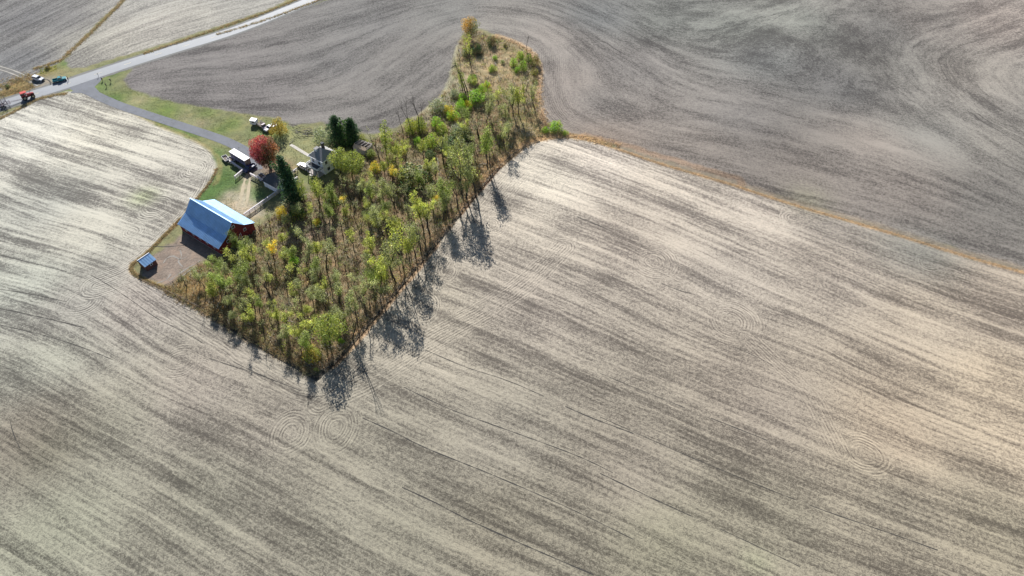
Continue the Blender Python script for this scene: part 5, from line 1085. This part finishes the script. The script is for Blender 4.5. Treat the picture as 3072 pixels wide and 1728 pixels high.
# fallen trunks and the brush pile
def log(pts, r, label, mat=palebark, twigs=3):
    P = GP(pts); P = [p+Vector((0, 0, r+.1)) for p in P]; o0 = P[0].copy(); root = empty('fallen_log', o0, 0, label, 'log'); P = [p-o0 for p in P]; MB().tube(P, [r*(1-.5*i/(len(P)-1)) for i in range(len(P))], 7).build('trunk', mat, root)
    for i in range(twigs): a = P[0].lerp(P[-1], .4+.2*i); MB().tube([a, a+Vector((random.uniform(-.8, .8), random.uniform(-.8, .8), .5)), a+Vector((random.uniform(-1.6, 1.6), random.uniform(-1.6, 1.6), .7))], [.06, .04, .02], 4).build('branch', mat, root)
for a in [([(896,997),(918,1008),(945,1018)], .14, 'bleached fallen branch left of the woodland tip trees'), ([(850,962),(880,966)], .1, 'pale fallen branch on the dry grass of the lower woodland'), ([(1118,668),(1112,692),(1124,712)], .14, 'white leaning dead branch amid the brown thicket'),
          ([(1128,714),(1150,696),(1160,684)], .13, 'pale split log in the middle woodland'), ([(1096,692),(1120,692)], .1, 'short grey log beside the fan-shaped tree'), ([(1484,188),(1490,200)], .16, 'white stump log in the upper clearing'), ([(1496,228),(1500,246)], .12, 'short white log at the lower end of the clearing'),
          ([(1610,196),(1618,214)], .16, 'bleached log on the right rim of the clearing'), ([(1438,494),(1462,494)], .16, 'white broken log pointing at the tall bent trees'), ([(1312,476),(1316,500)], .16, 'white forked dead branch right of the widest shrub'), ([(1378,150),(1384,168),(1374,182)], .14, 'tangled bleached wood on the left rim below the orange tree'), ([(1365,196),(1352,204)], .14, 'grey log on the field edge at the left rim')]: log(*a)
bp = G(925, 402); pile = empty('brush_pile', bp, 0, 'long pile of cut branches behind the white walkway', 'brush pile')
for i in range(34):
    a = random.uniform(-.9, .4); x = random.uniform(-6.2, 5.2); y = random.uniform(-2.2, 2.4)-x*.28; l = random.uniform(2, 5); z = random.uniform(.2, 1.2); d = Vector((math.cos(a), math.sin(a), random.uniform(-.1, .15)))
    MB().tube([Vector((x, y, z))-d*l/2, Vector((x, y, z+.15))+Vector((random.uniform(-.3, .3),)*3)*.5, Vector((x, y, z))+d*l/2], [.09, .07, .03], 5).build('branch', greybark if i % 3 else palebark, pile)
log([(868,432),(884,420)], .1, 'thin pale pole lying on the lawn left of the brush pile')

# ------------------------------------------------------------------ grass, weeds and brush that nobody could count
def tufts(name, X_, Y_, hgt_, col, blades=5, wdt=.16, spread=.35):
    n = len(X_); Z_ = hz(X_, Y_); m_ = n*blades; cx = np.repeat(X_, blades)+rng.normal(0, spread, m_); cy = np.repeat(Y_, blades)+rng.normal(0, spread, m_); cz = np.repeat(Z_, blades); h = np.repeat(hgt_, blades)*rng.uniform(.6, 1.2, m_)
    a = rng.uniform(0, 6.28, m_); dx, dy = np.cos(a)*wdt/2, np.sin(a)*wdt/2; lx, ly = rng.normal(0, .3, m_)*h, rng.normal(0, .3, m_)*h
    v = np.stack([np.c_[cx-dx, cy-dy, cz], np.c_[cx+dx, cy+dy, cz], np.c_[cx+lx, cy+ly, cz+h]], 1).reshape(-1, 3); c = np.repeat(np.repeat(col, blades, 0)*np.exp(rng.normal(0, .2, (m_, 1))), 3, 0)
    me = bpy.data.meshes.new(name); me.vertices.add(3*m_); me.vertices.foreach_set('co', v.astype(np.float32).ravel()); me.loops.add(3*m_); me.loops.foreach_set('vertex_index', np.arange(3*m_, dtype=np.int32)); me.polygons.add(m_); me.polygons.foreach_set('loop_start', np.arange(0, 3*m_, 3, dtype=np.int32)); me.update()
    at = me.attributes.new('tint', 'FLOAT_COLOR', 'POINT'); at.data.foreach_set('color', np.c_[c, np.ones(len(c))].astype(np.float32).ravel()); me.materials.append(straw_m); o = bpy.data.objects.new(name, me); C.objects.link(o); tag(o, kind='stuff'); return o
def scatter_in(pts, n, cond=None):
    P = np.array(pts); lo, hi = P.min(0), P.max(0); x = rng.uniform(lo[0], hi[0], n); y = rng.uniform(lo[1], hi[1], n); k = inside(x, y, pts)
    return x[k], y[k]
def vnoise(x, y, s): return np.sin(x*s+1.7*np.sin(y*s*.8+.4))+np.sin(y*s*1.2+1.3*np.sin(x*s*.7))
x, y = scatter_in(wood_w, 46000); nz = vnoise(x, y, .35)+rng.normal(0, .5, len(x))
cols = np.array([(.44, .38, .27), (.42, .31, .21), (.30, .30, .17), (.58, .53, .43), (.27, .23, .18)]); ci = np.clip(((nz+2.2)/4.4*5).astype(int), 0, 4); clr = G(1510, 190); keep = (nz > -1.6) & (rng.random(len(x)) < np.where(np.hypot(x-clr.x, y-clr.y) < 26, .35, .8))
tufts('dry_undergrowth', x[keep], y[keep], rng.uniform(.35, 1.1, keep.sum()), cols[ci[keep]], 5, .2, .4)
x, y = scatter_in(wood_w, 9000); k = vnoise(x+9, y, .22)+rng.normal(0, .5, len(x)) > -.1; x, y = x[k], y[k]
cen = np.repeat(np.c_[x, y, hz(x, y)+.5], 16, 0)+rng.normal(size=(16*len(x), 3))*np.array([.55, .55, .38]); nn_ = len(x); pc = np.where((rng.random(nn_) < .34)[:, None], pcol('g', nn_), np.where((rng.random(nn_) < .5)[:, None], pcol('yg', nn_), pcol('br', nn_)))
o = bpy.data.objects.new('low_brush', leaf_mesh('low_brush', cen, rng.uniform(.18, .4, len(cen)), np.repeat(pc, 16, 0)*np.exp(rng.normal(0, .25, (len(cen), 1))), .5)); C.objects.link(o); tag(o, kind='stuff')
def fringe(pts, n, wd, h, pal, off=0.):
    P = curve(GP(pts), 1.0); i = rng.integers(0, len(P)-1, n); X_ = []; Y_ = []
    for q in i: a, b = P[q], P[q+1]; d = (b-a).normalized(); u = rng.random(); w__ = rng.normal(0, wd)+off; X_.append(a.x+(b.x-a.x)*u-d.y*w__); Y_.append(a.y+(b.y-a.y)*u+d.x*w__)
    return np.array(X_), np.array(Y_), rng.uniform(h*.5, h*1.2, n), pcol(pal, n, .2)
FR = []
PAL['straw'] = [(.50, .38, .25), (.56, .46, .33), (.40, .30, .20)]; PAL['tawny'] = [(.42, .34, .20), (.34, .25, .15), (.28, .28, .15)]
for a in [(B_STUB[4:], 1500, .3, .22, 'straw'), ([(1500,490),(1575,432),(1640,412),(1720,408),(1860,440)], 900, 1.2, .5, 'straw'), ([(545,655),(500,700),(440,760),(396,795),(400,818),(440,842),(500,870)], 1200, .25, .4, 'tawny'),
          ([(650,505),(635,540),(600,585),(560,636)], 500, .2, .35, 'tawny'), ([(1480,108),(1560,136),(1605,175),(1618,230),(1618,300),(1640,380)], 900, .9, .6, 'straw'), ([(500,868),(700,978),(830,1055),(946,1120)], 1500, .9, .6, 'tawny'), ([(960,1110),(1100,962),(1200,842),(1300,724),(1420,576),(1500,484)], 1500, 1.0, .7, 'straw'),
          ([(0,262),(40,244),(90,230),(108,236)], 500, 2.0, .6, 'tawny'), ([(0,285),(60,268),(100,256)], 400, 1.1, .5, 'tawny'), ([(100,208),(150,192),(180,182),(200,165),(240,128),(290,82),(350,22),(380,-10)], 1200, .6, .5, 'tawny'), ([(120,215),(170,203)], 160, 1.6, .3, 'yg'),
          ([(430,162),(560,118),(700,70),(800,36),(890,-2)], 1200, .6, .5, 'tawny'), ([(650,104),(740,78),(820,52),(900,22),(970,-4)], 900, .5, .5, 'tawny'), ([(200,280),(120,296),(60,326),(0,356)], 700, .5, .4, 'tawny')]:
    FR.append(fringe(*a))
tufts('dry_grass', *[np.concatenate([f[i] for f in FR]) for i in range(4)], 5, .16, .25)
vp = [(p.x, p.y) for p in GP([(230,272),(300,300),(480,384),(620,430),(652,500),(600,600),(640,680),(700,680),(770,600),(880,560),(900,500),(1000,390),(870,370),(740,338),(520,300),(440,278),(388,262),(380,240),(300,250)])]
x, y = scatter_in(vp, 26000); n_ = len(x); k = vnoise(x, y, .3)+rng.normal(0, .6, n_) > -.2; x, y = x[k], y[k]; n_ = len(x)
cc = np.where((vnoise(x+5, y, .2) > .4)[:, None], np.array([.15, .21, .045]), np.array([.22, .23, .09])); tufts('lawn_grass', x, y, rng.uniform(.06, .2, n_), cc, 3, .16, .3)
